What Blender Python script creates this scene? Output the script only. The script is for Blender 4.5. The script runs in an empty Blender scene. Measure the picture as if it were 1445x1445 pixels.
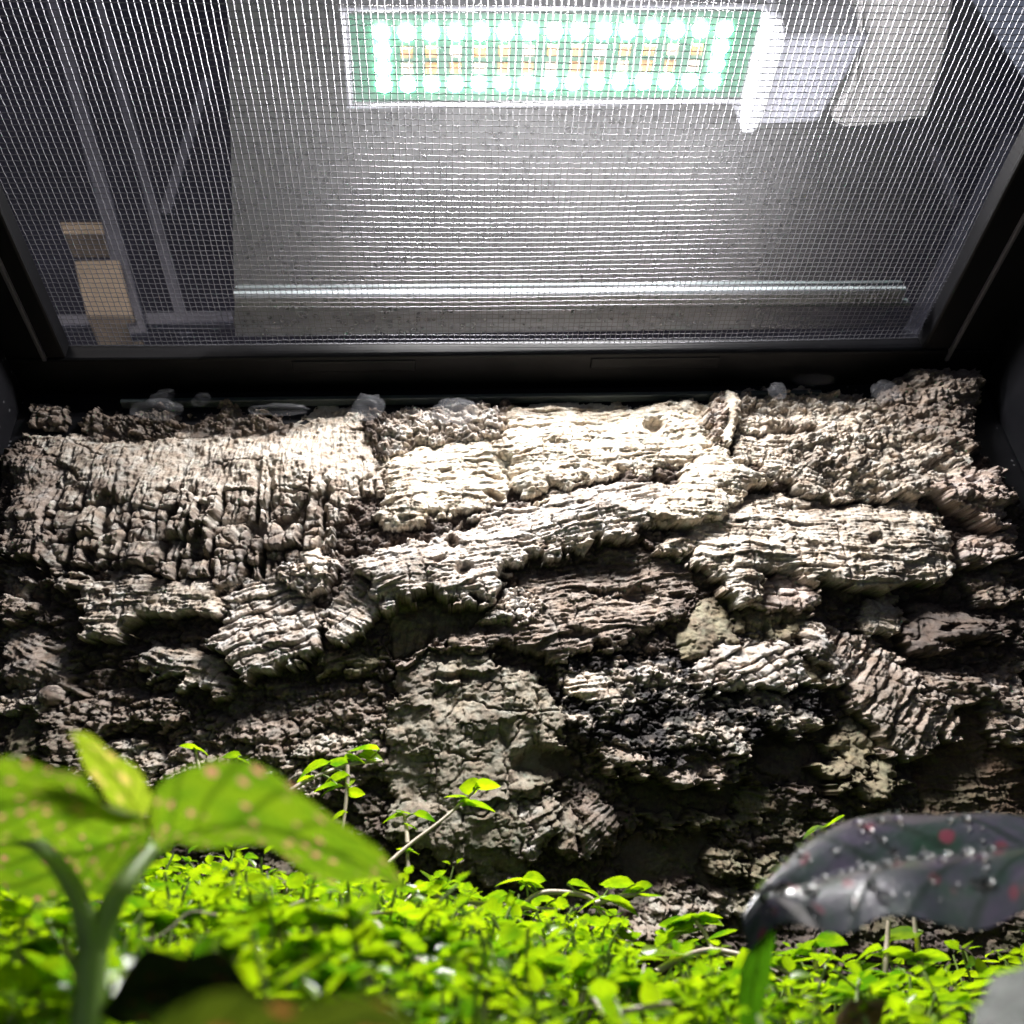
import bpy, math, random
import numpy as np
from mathutils import Vector, Matrix
random.seed(7); RNG = np.random.default_rng(11)
S = bpy.context.scene
COL = S.collection

# ------------------------------------------------------------------ camera
F, C = 1400.0, 722.5                       # focal length / centre for the 1445 px photograph
CZ = 0.06                                   # camera height above the tank floor
YAW, PITCH, ROLL = [math.radians(a) for a in (4.75, 36.25, -4.0)]
_cy, _sy, _cp, _sp = math.cos(YAW), math.sin(YAW), math.cos(PITCH), math.sin(PITCH)
FW = np.array([_sy*_cp, _cy*_cp, _sp]); _r = np.array([_cy, -_sy, 0.0]); _u = np.cross(_r, FW)
RT = _r*math.cos(ROLL) + _u*math.sin(ROLL); UP = -_r*math.sin(ROLL) + _u*math.cos(ROLL)
cam_d = bpy.data.cameras.new('camera'); cam = bpy.data.objects.new('camera', cam_d); COL.objects.link(cam)
cam.matrix_world = Matrix(((RT[0], UP[0], -FW[0], 0), (RT[1], UP[1], -FW[1], 0), (RT[2], UP[2], -FW[2], CZ), (0, 0, 0, 1)))
cam_d.sensor_width = 36; cam_d.lens = 36*F/1445; cam_d.clip_start = 0.002; cam_d.clip_end = 20
cam_d.dof.use_dof = True; cam_d.dof.focus_distance = 0.255; cam_d.dof.aperture_fstop = 34
S.camera = cam

# ------------------------------------------------------------------ dim room, exposure (no sun: LED lamp, weak ambient, added room fill)
w = bpy.data.worlds.new('World'); S.world = w; w.use_nodes = True
w.node_tree.nodes['Background'].inputs[0].default_value = (0.55, 0.6, 0.8, 1)
w.node_tree.nodes['Background'].inputs[1].default_value = 0.20
S.view_settings.view_transform = 'Standard'; S.view_settings.look = 'None'
S.view_settings.exposure = 0.0; S.view_settings.gamma = 1.0
LED_POWER = 1950.0
S.render.engine = 'CYCLES'
S.cycles.max_bounces = 6; S.cycles.diffuse_bounces = 3; S.cycles.glossy_bounces = 3; S.cycles.transmission_bounces = 4; S.cycles.transparent_max_bounces = 6
S.cycles.caustics_reflective = False; S.cycles.caustics_refractive = False
rl = bpy.data.lights.new('room_fill', 'AREA'); rl.energy = 1.6; rl.size = .35; rl.color = (1.0, .93, .88)  # added area light standing in for dim room light on the rack
ro = bpy.data.objects.new('room_fill', rl); COL.objects.link(ro); ro.location = (-.45, -.35, .95)
ro.rotation_euler = (Vector((-.12, .45, .55))-ro.location).to_track_quat('-Z', 'Y').to_euler()

# ------------------------------------------------------------------ helpers
def rays(px, py):
    px = np.asarray(px, float); py = np.asarray(py, float)
    return FW*F + RT*(px[..., None]-C) - UP*(py[..., None]-C)
def atY(px, py, Y):
    d = rays(px, py); p = d*(np.asarray(Y)[..., None]/d[..., 1:2]); return p + np.array([0, 0, CZ])
def atZ(px, py, z):                          # z above tank floor
    d = rays(px, py); p = d*((np.asarray(z)[..., None]-CZ)/d[..., 2:3]); return p + np.array([0, 0, CZ])

def tag(o, label=None, cat=None, group=None, kind=None):
    if label: o['label'] = label
    if cat: o['category'] = cat
    if group: o['group'] = group
    if kind: o['kind'] = kind
    return o
def empty(name, loc, label, cat, group=None):
    o = bpy.data.objects.new(name, None); COL.objects.link(o); o.location = loc
    o.empty_display_size = 0.005
    return tag(o, label, cat, group)
def link(o, parent=None):
    COL.objects.link(o)
    if parent is not None:
        o.parent = parent
        m = Matrix.Identity(4); q = parent
        loc = Vector((0, 0, 0))
        while q is not None:
            if q.type == 'EMPTY': loc = loc + Vector(q.location)
            q = q.parent
        if parent.type == 'EMPTY': o.matrix_parent_inverse = Matrix.Translation(-loc)
    return o
def mesh_np(name, V, Fc, mat, smooth=True, uv=None, col=None):
    V = np.asarray(V, np.float32).reshape(-1, 3); Fc = np.asarray(Fc, np.int32)
    me = bpy.data.meshes.new(name)
    n, k = Fc.shape
    me.vertices.add(len(V)); me.vertices.foreach_set('co', V.ravel())
    me.loops.add(n*k); me.loops.foreach_set('vertex_index', Fc.ravel())
    me.polygons.add(n); me.polygons.foreach_set('loop_start', np.arange(0, n*k, k, dtype=np.int32))
    if smooth: me.polygons.foreach_set('use_smooth', np.ones(n, bool))
    me.update(calc_edges=True)
    if uv is not None:
        l = me.uv_layers.new(name='UVMap'); l.data.foreach_set('uv', np.asarray(uv, np.float32)[Fc.ravel()].ravel())
    if col is not None:
        a = me.color_attributes.new('Col', 'FLOAT_COLOR', 'POINT')
        c4 = np.ones((len(V), 4), np.float32); c4[:, :3] = col; a.data.foreach_set('color', c4.ravel())
    if mat: me.materials.append(mat)
    return me
def obj_np(name, V, Fc, mat, parent=None, **k):
    return link(bpy.data.objects.new(name, mesh_np(name, V, Fc, mat, **k)), parent)
def obj_py(name, V, Fc, mat, parent=None, smooth=False, bevel=0):
    me = bpy.data.meshes.new(name); me.from_pydata([tuple(map(float, v)) for v in V], [], [list(f) for f in Fc])
    if smooth:
        for p in me.polygons: p.use_smooth = True
    me.materials.append(mat); me.update()
    o = link(bpy.data.objects.new(name, me), parent)
    if bevel:
        b = o.modifiers.new('bevel', 'BEVEL'); b.width = bevel; b.segments = 2
    return o
def box(name, x0, x1, y0, y1, z0, z1, mat, parent=None, bevel=0):
    V = [(x0,y0,z0),(x1,y0,z0),(x1,y1,z0),(x0,y1,z0),(x0,y0,z1),(x1,y0,z1),(x1,y1,z1),(x0,y1,z1)]
    return obj_py(name, V, [(3,2,1,0),(4,5,6,7),(0,1,5,4),(1,2,6,5),(2,3,7,6),(3,0,4,7)], mat, parent, bevel=bevel)
def prism(name, base, up, mat, parent=None, bevel=0):
    n = len(base); base = np.asarray(base, float); top = base + np.asarray(up, float)
    Fc = [list(range(n))[::-1], list(range(n, 2*n))] + [(i, (i+1) % n, n+(i+1) % n, n+i) for i in range(n)]
    return obj_py(name, np.vstack([base, top]), Fc, mat, parent, bevel=bevel)
def catmull(P, n):
    P = np.asarray(P, float); P = np.vstack([2*P[0]-P[1], P, 2*P[-1]-P[-2]])
    t = np.linspace(0, len(P)-3-1e-6, n); i = t.astype(int); f = (t-i)[:, None]
    a, b, c, d = P[i], P[i+1], P[i+2], P[i+3]
    return .5*((2*b)+(c-a)*f+(2*a-5*b+4*c-d)*f*f+(3*b-a-3*c+d)*f**3)
def tube_np(P, R, sides=6):
    P = np.asarray(P, float); n = len(P); R = np.broadcast_to(np.asarray(R, float), (n,))
    T = np.gradient(P, axis=0); T /= np.linalg.norm(T, axis=1)[:, None]+1e-12
    ref = np.array([0.13, 0.2, 0.97]) if abs(T[:, 2]).mean() < .9 else np.array([1., 0, 0])
    A = np.cross(T, ref); A /= np.linalg.norm(A, axis=1)[:, None]+1e-12; B = np.cross(T, A)
    a = np.linspace(0, 2*math.pi, sides, endpoint=False)
    V = P[:, None] + R[:, None, None]*(np.cos(a)[None, :, None]*A[:, None] + np.sin(a)[None, :, None]*B[:, None])
    i = np.arange(n-1)[:, None]*sides; j = np.arange(sides)[None]; k = (j+1) % sides
    Fc = np.stack([i+j, i+k, i+sides+k, i+sides+j], -1).reshape(-1, 4)
    return V.reshape(-1, 3), Fc
def sphere_np(c, r, nu=10, nv=6, scale=(1, 1, 1)):
    V = []; Fc = []
    for i in range(nv+1):
        p = math.pi*i/nv
        for j in range(nu):
            q = 2*math.pi*j/nu
            V.append((c[0]+r*scale[0]*math.sin(p)*math.cos(q), c[1]+r*scale[1]*math.sin(p)*math.sin(q), c[2]+r*scale[2]*math.cos(p)))
    for i in range(nv):
        for j in range(nu):
            Fc.append((i*nu+j, (i+1)*nu+j, (i+1)*nu+(j+1) % nu, i*nu+(j+1) % nu))
    return np.array(V), np.array(Fc)
def joinm(parts):
    V = []; Fc = []; o = 0
    for v, f in parts: V.append(v); Fc.append(np.asarray(f)+o); o += len(v)
    return np.vstack(V), np.vstack(Fc)

# ------------------------------------------------------------------ materials
class NT:
    def __init__(s, name):
        s.m = bpy.data.materials.new(name); s.m.use_nodes = True; s.t = s.m.node_tree; s.t.nodes.clear()
        s.out = s.n('ShaderNodeOutputMaterial')
    def n(s, ty, **k):
        x = s.t.nodes.new(ty)
        for a, v in k.items():
            if a.startswith('i_'): x.inputs[a[2:].replace('_', ' ')].default_value = v
            else: setattr(x, a, v)
        return x
    def l(s, a, b): s.t.links.new(a, b)
    def noise(s, scale, detail=4, rough=.6, vec=None):
        x = s.n('ShaderNodeTexNoise'); x.inputs['Scale'].default_value = scale; x.inputs['Detail'].default_value = detail; x.inputs['Roughness'].default_value = rough
        if vec is not None: s.l(vec, x.inputs['Vector'])
        return x
    def ramp(s, fac, stops):
        r = s.n('ShaderNodeValToRGB'); e = r.color_ramp.elements
        while len(e) < len(stops): e.new(.5)
        for q, (p, c) in zip(e, stops): q.position = p; q.color = (*c, 1) if len(c) == 3 else c
        s.l(fac, r.inputs[0]); return r
    def mix(s, fac, a, b, typ='MIX'):
        m = s.n('ShaderNodeMix', data_type='RGBA', blend_type=typ)
        for v, i in ((fac, 0), (a, 6), (b, 7)):
            if hasattr(v, 'links'): s.l(v, m.inputs[i])
            else: m.inputs[i].default_value = v if i == 0 else (*v, 1)
        return m.outputs[2]
    def bump(s, h, strength, dist):
        b = s.n('ShaderNodeBump'); b.inputs['Strength'].default_value = strength; b.inputs['Distance'].default_value = dist
        s.l(h, b.inputs['Height']); return b.outputs[0]
    def pr(s, col, rough=.5, spec=.5, metal=0, normal=None, coat=0):
        p = s.n('ShaderNodeBsdfPrincipled')
        if hasattr(col, 'links'): s.l(col, p.inputs['Base Color'])
        else: p.inputs['Base Color'].default_value = (*col, 1)
        if hasattr(rough, 'links'): s.l(rough, p.inputs['Roughness'])
        else: p.inputs['Roughness'].default_value = rough
        p.inputs['Specular IOR Level'].default_value = spec; p.inputs['Metallic'].default_value = metal
        p.inputs['Coat Weight'].default_value = coat; p.inputs['Coat Roughness'].default_value = .12
        if normal is not None: s.l(normal, p.inputs['Normal'])
        return p
    def done(s, sh): s.l(sh, s.out.inputs[0]); return s.m
def geo_pos(t): return t.n('ShaderNodeNewGeometry').outputs['Position']
def plain(name, col, rough=.5, spec=.5, metal=0, var=.25, scale=300, bump=.0, coat=0):
    t = NT(name); p = geo_pos(t); nz = t.noise(scale, 5, .6, p)
    c = t.ramp(nz.outputs[0], [(.3, tuple(x*(1-var) for x in col)), (.7, tuple(min(1, x*(1+var)) for x in col))]).outputs[0]
    nb = t.bump(nz.outputs[0], bump, .0004) if bump else None
    return t.done(t.pr(c, rough, spec, metal, nb, coat).outputs[0])

M = {}
M['black'] = plain('black_plastic', (.0035, .0035, .0045), .5, .2, 0, .3, 90, .1)
t = NT('black_panel'); p = geo_pos(t); vo = t.n('ShaderNodeTexVoronoi'); vo.inputs['Scale'].default_value = 420; t.l(p, vo.inputs['Vector']); nz = t.noise(40, 4, .6, p)
sep = t.n('ShaderNodeSeparateColor'); t.l(vo.outputs[1], sep.inputs[0]); cl = t.n('ShaderNodeMath', operation='LESS_THAN'); cl.inputs[1].default_value = .10; t.l(sep.outputs[0], cl.inputs[0])
ds = t.n('ShaderNodeMath', operation='LESS_THAN'); ds.inputs[1].default_value = .16; t.l(vo.outputs[0], ds.inputs[0]); mu = t.n('ShaderNodeMath', operation='MULTIPLY'); t.l(cl.outputs[0], mu.inputs[0]); t.l(ds.outputs[0], mu.inputs[1])
bc = t.ramp(nz.outputs[0], [(.35, (.003, .003, .0045)), (.7, (.007, .007, .009))]).outputs[0]
M['panel'] = t.done(t.pr(t.mix(mu.outputs[0], bc, (.10, .10, .11)), .5, .25).outputs[0])
M['wire'] = plain('galvanised_wire', (.19, .19, .21), .55, .5, 1.0, .15, 400)
M['white'] = plain('white_plastic', (.78, .78, .80), .4, .4, 0, .03, 50)
M['rim'] = plain('pale_grey_rim', (.07, .07, .075), .5, .3, 0, .05, 50)
M['grey'] = plain('grey_plastic', (.22, .22, .24), .45, .4, 0, .05, 50)
M['ivory'] = plain('ivory_plastic', (.36, .345, .32), .45, .4, 0, .04, 60)
M['pcb'] = plain('green_board', (.0002, .036, .015), .5, .2, 0, .08, 200)
M['chip'] = plain('amber_chip', (.16, .075, .015), .4, .3, 0, .15, 700)
M['chipw'] = plain('pale_chip', (.20, .16, .11), .4, .3, 0, .1, 700)
M['rack'] = plain('dull_grey_metal', (.12, .115, .135), .45, .5, .3, .2, 40)
M['rackdark'] = plain('dark_board', (.035, .032, .045), .7, .3, 0, .3, 12)
M['wood'] = plain('tan_wood', (.62, .46, .30), .6, .3, 0, .12, 60)
M['soil'] = plain('dark_soil', (.022, .017, .012), .9, .2, 0, .6, 500, .8)
t = NT('led_light'); e = t.n('ShaderNodeEmission'); e.inputs[0].default_value = (1.0, .97, .945, 1); e.inputs[1].default_value = LED_POWER
M['led'] = t.done(e.outputs[0])
# misted cover pane: mostly clear, with a film of condensation that scatters the lamp light
t = NT('misted_pane'); p = geo_pos(t)
film = t.noise(26, 3, .5, p); drops = t.n('ShaderNodeTexVoronoi'); drops.inputs['Scale'].default_value = 420; t.l(p, drops.inputs['Vector'])
sx = t.n('ShaderNodeSeparateXYZ'); t.l(p, sx.inputs[0])
fade = t.n('ShaderNodeMapRange'); fade.inputs[1].default_value = .085; fade.inputs[2].default_value = .135; fade.inputs[3].default_value = .35; fade.inputs[4].default_value = .04
t.l(sx.outputs[0], fade.inputs[0])
dm = t.n('ShaderNodeMapRange'); dm.inputs[1].default_value = .1; dm.inputs[2].default_value = .5; dm.inputs[3].default_value = .72; dm.inputs[4].default_value = 1.0; t.l(drops.outputs[0], dm.inputs[0])
f1 = t.n('ShaderNodeMath', operation='MULTIPLY'); t.l(fade.outputs[0], f1.inputs[0]); t.l(dm.outputs[0], f1.inputs[1])
f2 = t.n('ShaderNodeMath', operation='MULTIPLY'); t.l(f1.outputs[0], f2.inputs[0])
fm = t.n('ShaderNodeMapRange'); fm.inputs[1].default_value = .3; fm.inputs[2].default_value = .7; fm.inputs[3].default_value = .8; fm.inputs[4].default_value = 1.1; t.l(film.outputs[0], fm.inputs[0]); t.l(fm.outputs[0], f2.inputs[1])
tr = t.n('ShaderNodeBsdfTransparent'); tl = t.n('ShaderNodeBsdfTranslucent'); tl.inputs[0].default_value = (.88, .89, .93, 1)
df = t.n('ShaderNodeBsdfDiffuse'); df.inputs[0].default_value = (.80, .82, .93, 1)
sc = t.n('ShaderNodeMixShader'); sc.inputs[0].default_value = .986; t.l(tl.outputs[0], sc.inputs[1]); t.l(df.outputs[0], sc.inputs[2])
mx = t.n('ShaderNodeMixShader'); t.l(f2.outputs[0], mx.inputs[0]); t.l(tr.outputs[0], mx.inputs[1]); t.l(sc.outputs[0], mx.inputs[2])
M['pane'] = t.done(mx.outputs[0])
t = NT('pane_edge'); p = geo_pos(t); nz = t.noise(180, 3, .6, p)
tl = t.n('ShaderNodeBsdfTranslucent'); tl.inputs[0].default_value = (.10, .12, .125, 1); pr = t.pr((.10, .12, .125), .3, .5)
mx = t.n('ShaderNodeMixShader'); mx.inputs[0].default_value = .5; t.l(tl.outputs[0], mx.inputs[1]); t.l(pr.outputs[0], mx.inputs[2])
M['edge'] = t.done(mx.outputs[0])
M['edge2'] = plain('frosted_edge', (.10, .115, .12), .4, .4, 0, .25, 120)
# silicone
t = NT('clear_silicone'); tr = t.n('ShaderNodeBsdfTransparent'); pr = t.pr((.55, .56, .62), .2, .6); mx = t.n('ShaderNodeMixShader'); mx.inputs[0].default_value = .035
t.l(tr.outputs[0], mx.inputs[1]); t.l(pr.outputs[0], mx.inputs[2]); M['silicone'] = t.done(mx.outputs[0])
# water drops
t = NT('water'); g = t.n('ShaderNodeBsdfGlass'); g.inputs['Roughness'].default_value = .02; g.inputs['IOR'].default_value = 1.33; M['water'] = t.done(g.outputs[0])
# cork
t = NT('cork'); p = geo_pos(t); a = t.n('ShaderNodeAttribute', attribute_name='Col')
n1 = t.noise(1500, 7, .78, p); n2 = t.noise(140, 5, .65, p)
k1 = t.ramp(n1.outputs[0], [(.25, (.62, .60, .58)), (.75, (1.18, 1.18, 1.18))]).outputs[0]
k2 = t.ramp(n2.outputs[0], [(.3, (.72, .69, .66)), (.7, (1.1, 1.1, 1.12))]).outputs[0]
c = t.mix(1.0, t.mix(1.0, a.outputs[0], k1, 'MULTIPLY'), k2, 'MULTIPLY')
rr = t.n('ShaderNodeMapRange'); rr.inputs[3].default_value = .55; rr.inputs[4].default_value = .95; t.l(n2.outputs[0], rr.inputs[0])
M['cork'] = t.done(t.pr(c, rr.outputs[0], .35, 0, t.bump(n1.outputs[0], .7, .0007)).outputs[0])
# small leaves
def leafmat(name, cols, trans, rough=.32, tmix=.5):
    t = NT(name); p = geo_pos(t); oi = t.n('ShaderNodeObjectInfo'); nz = t.noise(150, 3, .6, p)
    at = t.n('ShaderNodeAttribute', attribute_name='Col')
    c = t.ramp(nz.outputs[0], [(.35, cols[0]), (.65, cols[1])]).outputs[0]
    pr = t.pr(c, rough, .5); tl = t.n('ShaderNodeBsdfTranslucent')
    t.l(t.mix(1.0, c, trans, 'MULTIPLY'), tl.inputs[0])
    mx = t.n('ShaderNodeMixShader'); mx.inputs[0].default_value = tmix; t.l(pr.outputs[0], mx.inputs[1]); t.l(tl.outputs[0], mx.inputs[2])
    return t.done(mx.outputs[0])
M['leaf'] = leafmat('small_green_leaf', ((.055, .17, .012), (.30, .47, .014)), (1.7, 1.55, .4), .25, .6)
M['stem'] = plain('pale_stem', (.42, .36, .27), .4, .5, 0, .2, 300)
M['stemp'] = plain('olive_stem', (.24, .36, .10), .45, .5, 0, .2, 200)
M['stemg'] = plain('green_stem', (.20, .28, .07), .45, .5, 0, .25, 200)
def spotleaf(name, g0, g1, spot, scale, thr, tmix, rough, coat=0, veincol=None, trans=(1.6, 1.6, .6)):
    t = NT(name); uv = t.n('ShaderNodeUVMap').outputs[0]
    mp = t.n('ShaderNodeMapping'); mp.inputs['Scale'].default_value = (scale*1.5, scale*.8, 1); t.l(uv, mp.inputs[0])
    wz = t.noise(scale*.5, 2, .5, uv); wm = t.mix(.55, mp.outputs[0], wz.outputs[1], 'ADD')
    vo = t.n('ShaderNodeTexVoronoi'); vo.inputs['Scale'].default_value = 1.0; t.l(wm, vo.inputs['Vector'])
    sp = t.n('ShaderNodeMapRange'); sp.inputs[1].default_value = thr; sp.inputs[2].default_value = thr+.14; sp.inputs[3].default_value = 1; sp.inputs[4].default_value = 0; t.l(vo.outputs[0], sp.inputs[0])
    gate = t.n('ShaderNodeSeparateColor'); t.l(vo.outputs[1], gate.inputs[0])
    gm = t.n('ShaderNodeMath', operation='GREATER_THAN'); gm.inputs[1].default_value = .35; t.l(gate.outputs[0], gm.inputs[0])
    sm = t.n('ShaderNodeMath', operation='MULTIPLY'); t.l(sp.outputs[0], sm.inputs[0]); t.l(gm.outputs[0], sm.inputs[1])
    nz = t.noise(6, 4, .6, uv); base = t.ramp(nz.outputs[0], [(.35, g0), (.65, g1)]).outputs[0]
    # veins: midrib at v=.5 and slanted side veins
    s = t.n('ShaderNodeSeparateXYZ'); t.l(uv, s.inputs[0])
    ab = t.n('ShaderNodeMath', operation='SUBTRACT'); ab.inputs[1].default_value = .5; t.l(s.outputs[1], ab.inputs[0])
    ab2 = t.n('ShaderNodeMath', operation='ABSOLUTE'); t.l(ab.outputs[0], ab2.inputs[0])
    mid = t.n('ShaderNodeMapRange'); mid.inputs[1].default_value = .02; mid.inputs[2].default_value = .055; mid.inputs[3].default_value = 1; mid.inputs[4].default_value = 0; t.l(ab2.outputs[0], mid.inputs[0])
    sv = t.n('ShaderNodeMath', operation='MULTIPLY_ADD'); sv.inputs[1].default_value = -.7; t.l(ab2.outputs[0], sv.inputs[0]); t.l(s.outputs[0], sv.inputs[2])
    sw = t.n('ShaderNodeMath', operation='MULTIPLY'); sw.inputs[1].default_value = 6; t.l(sv.outputs[0], sw.inputs[0])
    fr = t.n('ShaderNodeMath', operation='PINGPONG'); fr.inputs[1].default_value = .5; t.l(sw.outputs[0], fr.inputs[0])
    sd = t.n('ShaderNodeMapRange'); sd.inputs[1].default_value = .03; sd.inputs[2].default_value = .13; sd.inputs[3].default_value = .75; sd.inputs[4].default_value = 0; t.l(fr.outputs[0], sd.inputs[0])
    vm = t.n('ShaderNodeMath', operation='MAXIMUM'); t.l(mid.outputs[0], vm.inputs[0]); t.l(sd.outputs[0], vm.inputs[1])
    c = t.mix(sm.outputs[0], base, spot)
    c = t.mix(vm.outputs[0], c, veincol or tuple(x*.45 for x in g0))
    hb = t.noise(scale*3.5, 3, .6, uv); hs = t.n('ShaderNodeMath', operation='MULTIPLY_ADD'); hs.inputs[1].default_value = -.6; t.l(vm.outputs[0], hs.inputs[0]); t.l(hb.outputs[0], hs.inputs[2])
    nb = t.bump(hs.outputs[0], .10 if coat else .35, .0008)
    pr = t.pr(c, rough, .5, 0, nb, coat); tl = t.n('ShaderNodeBsdfTranslucent'); t.l(t.mix(1.0, c, trans, 'MULTIPLY'), tl.inputs[0])
    mx = t.n('ShaderNodeMixShader'); mx.inputs[0].default_value = tmix; t.l(pr.outputs[0], mx.inputs[1]); t.l(tl.outputs[0], mx.inputs[2])
    return t.done(mx.outputs[0])
M['polka'] = spotleaf('pink_spotted_leaf', (.075, .17, .008), (.14, .24, .010), (.42, .17, .20), 13, .20, .62, .4, trans=(1.6, 1.5, 1.0))
M['young'] = spotleaf('pale_young_leaf', (.17, .26, .02), (.27, .33, .06), (.5, .38, .26), 4, .28, .65, .8)
M['dim'] = spotleaf('olive_spotted_leaf', (.05, .085, .015), (.10, .14, .02), (.38, .13, .10), 7, .25, .3, .4)
M['wet'] = spotleaf('dark_wet_leaf', (.010, .034, .020), (.055, .042, .075), (.14, .028, .045), 10, .19, .10, .30, .9, trans=(.5, 1.5, .3))
M['darkleaf'] = spotleaf('dark_green_leaf', (.012, .028, .012), (.03, .05, .02), (.12, .04, .04), 8, .22, .1, .75)  # lower leaf with its own green-black colour
M['greyleaf'] = spotleaf('grey_green_leaf', (.035, .05, .042), (.07, .085, .075), (.09, .07, .07), 6, .15, .15, .5)
M['blade'] = spotleaf('green_drooping_tip', (.05, .17, .01), (.08, .24, .012), (.08, .2, .012), 3, .02, .6, .35)
M['brownleaf'] = spotleaf('brown_leaf', (.16, .08, .02), (.42, .22, .04), (.08, .05, .03), 6, .2, .3, .5)

# ------------------------------------------------------------------ tank shell (setting)
XL, XR, YW = -.126, .173, .226              # side and back planes
LID = .28                                    # height of the screen
tank = empty('terrarium_tank', (.023, .1, 0), 'black walled terrarium tank holding the bark and the plants', 'tank')
box('back_panel', XL-.004, XR+.004, YW, YW+.004, 0, LID-.006, M['panel'], tank)
box('side_panel', XL-.004, XL, .03, YW-.0005, 0, LID-.006, M['panel'], tank)
box('side_panel', XR, XR+.004, .03, YW-.0005, 0, LID-.006, M['panel'], tank)
box('floor_panel', XL-.004, XR+.004, .03, YW, -.004, -.0005, M['panel'], tank)

# ------------------------------------------------------------------ screen lid
MX0, MX1, MY0, MY1 = -.1095, .148, .045, .2115
lid = empty('screen_lid', (.02, .13, LID), 'black framed woven wire mesh lid over the tank', 'lid')
def rail(pts, mat=M['black'], name='frame_rail'):
    return obj_py(name, *pts, mat, lid)
box('frame_rail', XL-.004, MX0, .03, MY1, LID-.0055, LID+.0008, M['black'], lid, .0008)
box('frame_rail', MX1, XR+.004, .03, MY1, LID-.0055, LID+.0008, M['black'], lid, .0008)
box('frame_rail', XL-.004, XR+.004, MY1+.0002, YW+.004, LID-.0058, LID+.0008, M['black'], lid, .0008)
box('frame_lip', XL+.010, XL+.0112, .04, MY1, LID-.0066, LID-.0050, M['rack'], lid, .0002)
box('frame_lip', MX1+.0085, MX1+.0097, .04, MY1+.004, LID-.0066, LID-.0050, M['rack'], lid, .0002)
box('rail_clip', -.045, -.008, MY1+.0015, MY1+.006, LID-.0064, LID-.0052, M['black'], lid, .0006)
box('rail_clip', .045, .085, MY1+.0015, MY1+.006, LID-.0064, LID-.0052, M['black'], lid, .0006)
box('glass_edge', XL+.03, XR-.055, YW-.0035, YW-.0005, LID-.0128, LID-.0112, M['edge'], tank, .0003)
PITCHW, WR = .00163, .000108
xs = np.arange(MX0-.001, MX1+.001, PITCHW); ys = np.arange(MY0, MY1+.0008, PITCHW)
def sag(x, y):
    u = (x-MX0)/(MX1-MX0)
    return -.0018*np.clip((y-.15)/.06, 0, 1)*np.exp(-((u-.57)/.2)**2) - .0006*np.sin(u*9+y*60)
def wires(along_x):
    A, B = (ys, xs) if along_x else (xs, ys)
    parts = []
    jit = RNG.normal(0, .00005, len(A))
    for i, a in enumerate(A):
        n = len(B); ph = np.where((np.arange(n)+i) % 2 == 0, 1., -1.)*(1 if along_x else -1)
        wob = jit[i] + .00009*np.sin(B*70+i*.7) + RNG.normal(0, .00003, n)
        P = np.zeros((n, 3))
        if along_x: P[:, 0] = B; P[:, 1] = a+wob
        else: P[:, 1] = B; P[:, 0] = a+wob
        P[:, 2] = LID + sag(P[:, 0], P[:, 1]) + ph*WR*.95
        parts.append(tube_np(P, WR, 6))
    return joinm(parts)
for ax, nm in ((True, 'cross_wires'), (False, 'long_wires')):
    V, Fc = wires(ax); o = obj_np(nm, V, Fc, M['wire'], lid); o['kind'] = 'stuff'

# ------------------------------------------------------------------ misted pane lying on the screen
ZP = LID+.0012
q = atZ([345, 332, 1296, 1500], [-260, 474, 462, -260], [ZP]*4)
q[0, 0] -= .004
pane = empty('misted_cover_pane', tuple(q.mean(0)), 'clear cover pane fogged with condensation lying on the mesh under the lamp', 'cover pane')
obj_py('pane', q, [(0, 1, 2, 3)], M['pane'], pane)
e0, e1 = atZ([330, 1286], [437, 428], [ZP]*2)
def strip(a, b, y0, y1, z0, z1, mat):
    d = np.array([0, y1-y0, 0.])
    base = [a+np.array([0, y0, z0]), b+np.array([0, y0, z0]), b+np.array([0, y1, z0]), a+np.array([0, y1, z0])]
    prism('edge_strip', base, (0, 0, z1-z0), mat, pane, .0003)
strip(e0, e1, .0003, .0012, .0, .0030, M['edge'])
strip(e0+np.array([.0005, 0, 0]), e1-np.array([.003, 0, 0]), -.0052, .0001, .0006, .0026, M['edge2'])
strip(e0+np.array([.001, 0, 0]), e1-np.array([.004, 0, 0]), -.0060, -.0055, .0024, .0036, M['edge'])

# ------------------------------------------------------------------ LED lamp
ZL = .318
c4 = atZ([487, 1078, 1040, 503], [22, 16, 137, 143], [ZL]*4)
O = c4.mean(0); ex = ((c4[1]-c4[0])+(c4[2]-c4[3]))/2; ey = ((c4[3]-c4[0])+(c4[2]-c4[1]))/2   # ey runs away from the camera (down in the picture)
def LP(u, v, h=0): return O + ex*(u-.5) + ey*(v-.5) + np.array([0, 0, h])
lamp = empty('led_lamp', tuple(O+np.array([0, 0, .01])), 'white LED lamp with a glowing green circuit board above the mesh', 'lamp')
def lbox(name, u0, u1, v0, v1, h0, h1, mat, par=None, bevel=0):
    return prism(name, [LP(u0, v0, h0), LP(u1, v0, h0), LP(u1, v1, h0), LP(u0, v1, h0)], (0, 0, h1-h0), mat, par or lamp, bevel)
lbox('housing', -.02, 1.02, -.06, 1.10, .0015, .022, M['white'], None, .0015)
lbox('rim', -.018, -.006, -.06, 1.07, -.0010, .004, M['rim'], None, .0005)
lbox('rim', -.022, 1.01, 1.025, 1.075, -.0010, .004, M['rim'], None, .0005)
lbox('rim', -.022, 1.01, -.10, -.05, -.0010, .004, M['rim'], None, .0005)
prism('end_cap', [LP(1.006, -.06, -.004), LP(1.05, .0, -.004), LP(1.075, .3, -.004), LP(1.065, 1.38, -.004), LP(1.02, 1.42, -.004), LP(1.006, 1.0, -.004)], (0, 0, .02), M['white'], lamp, .002)
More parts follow.
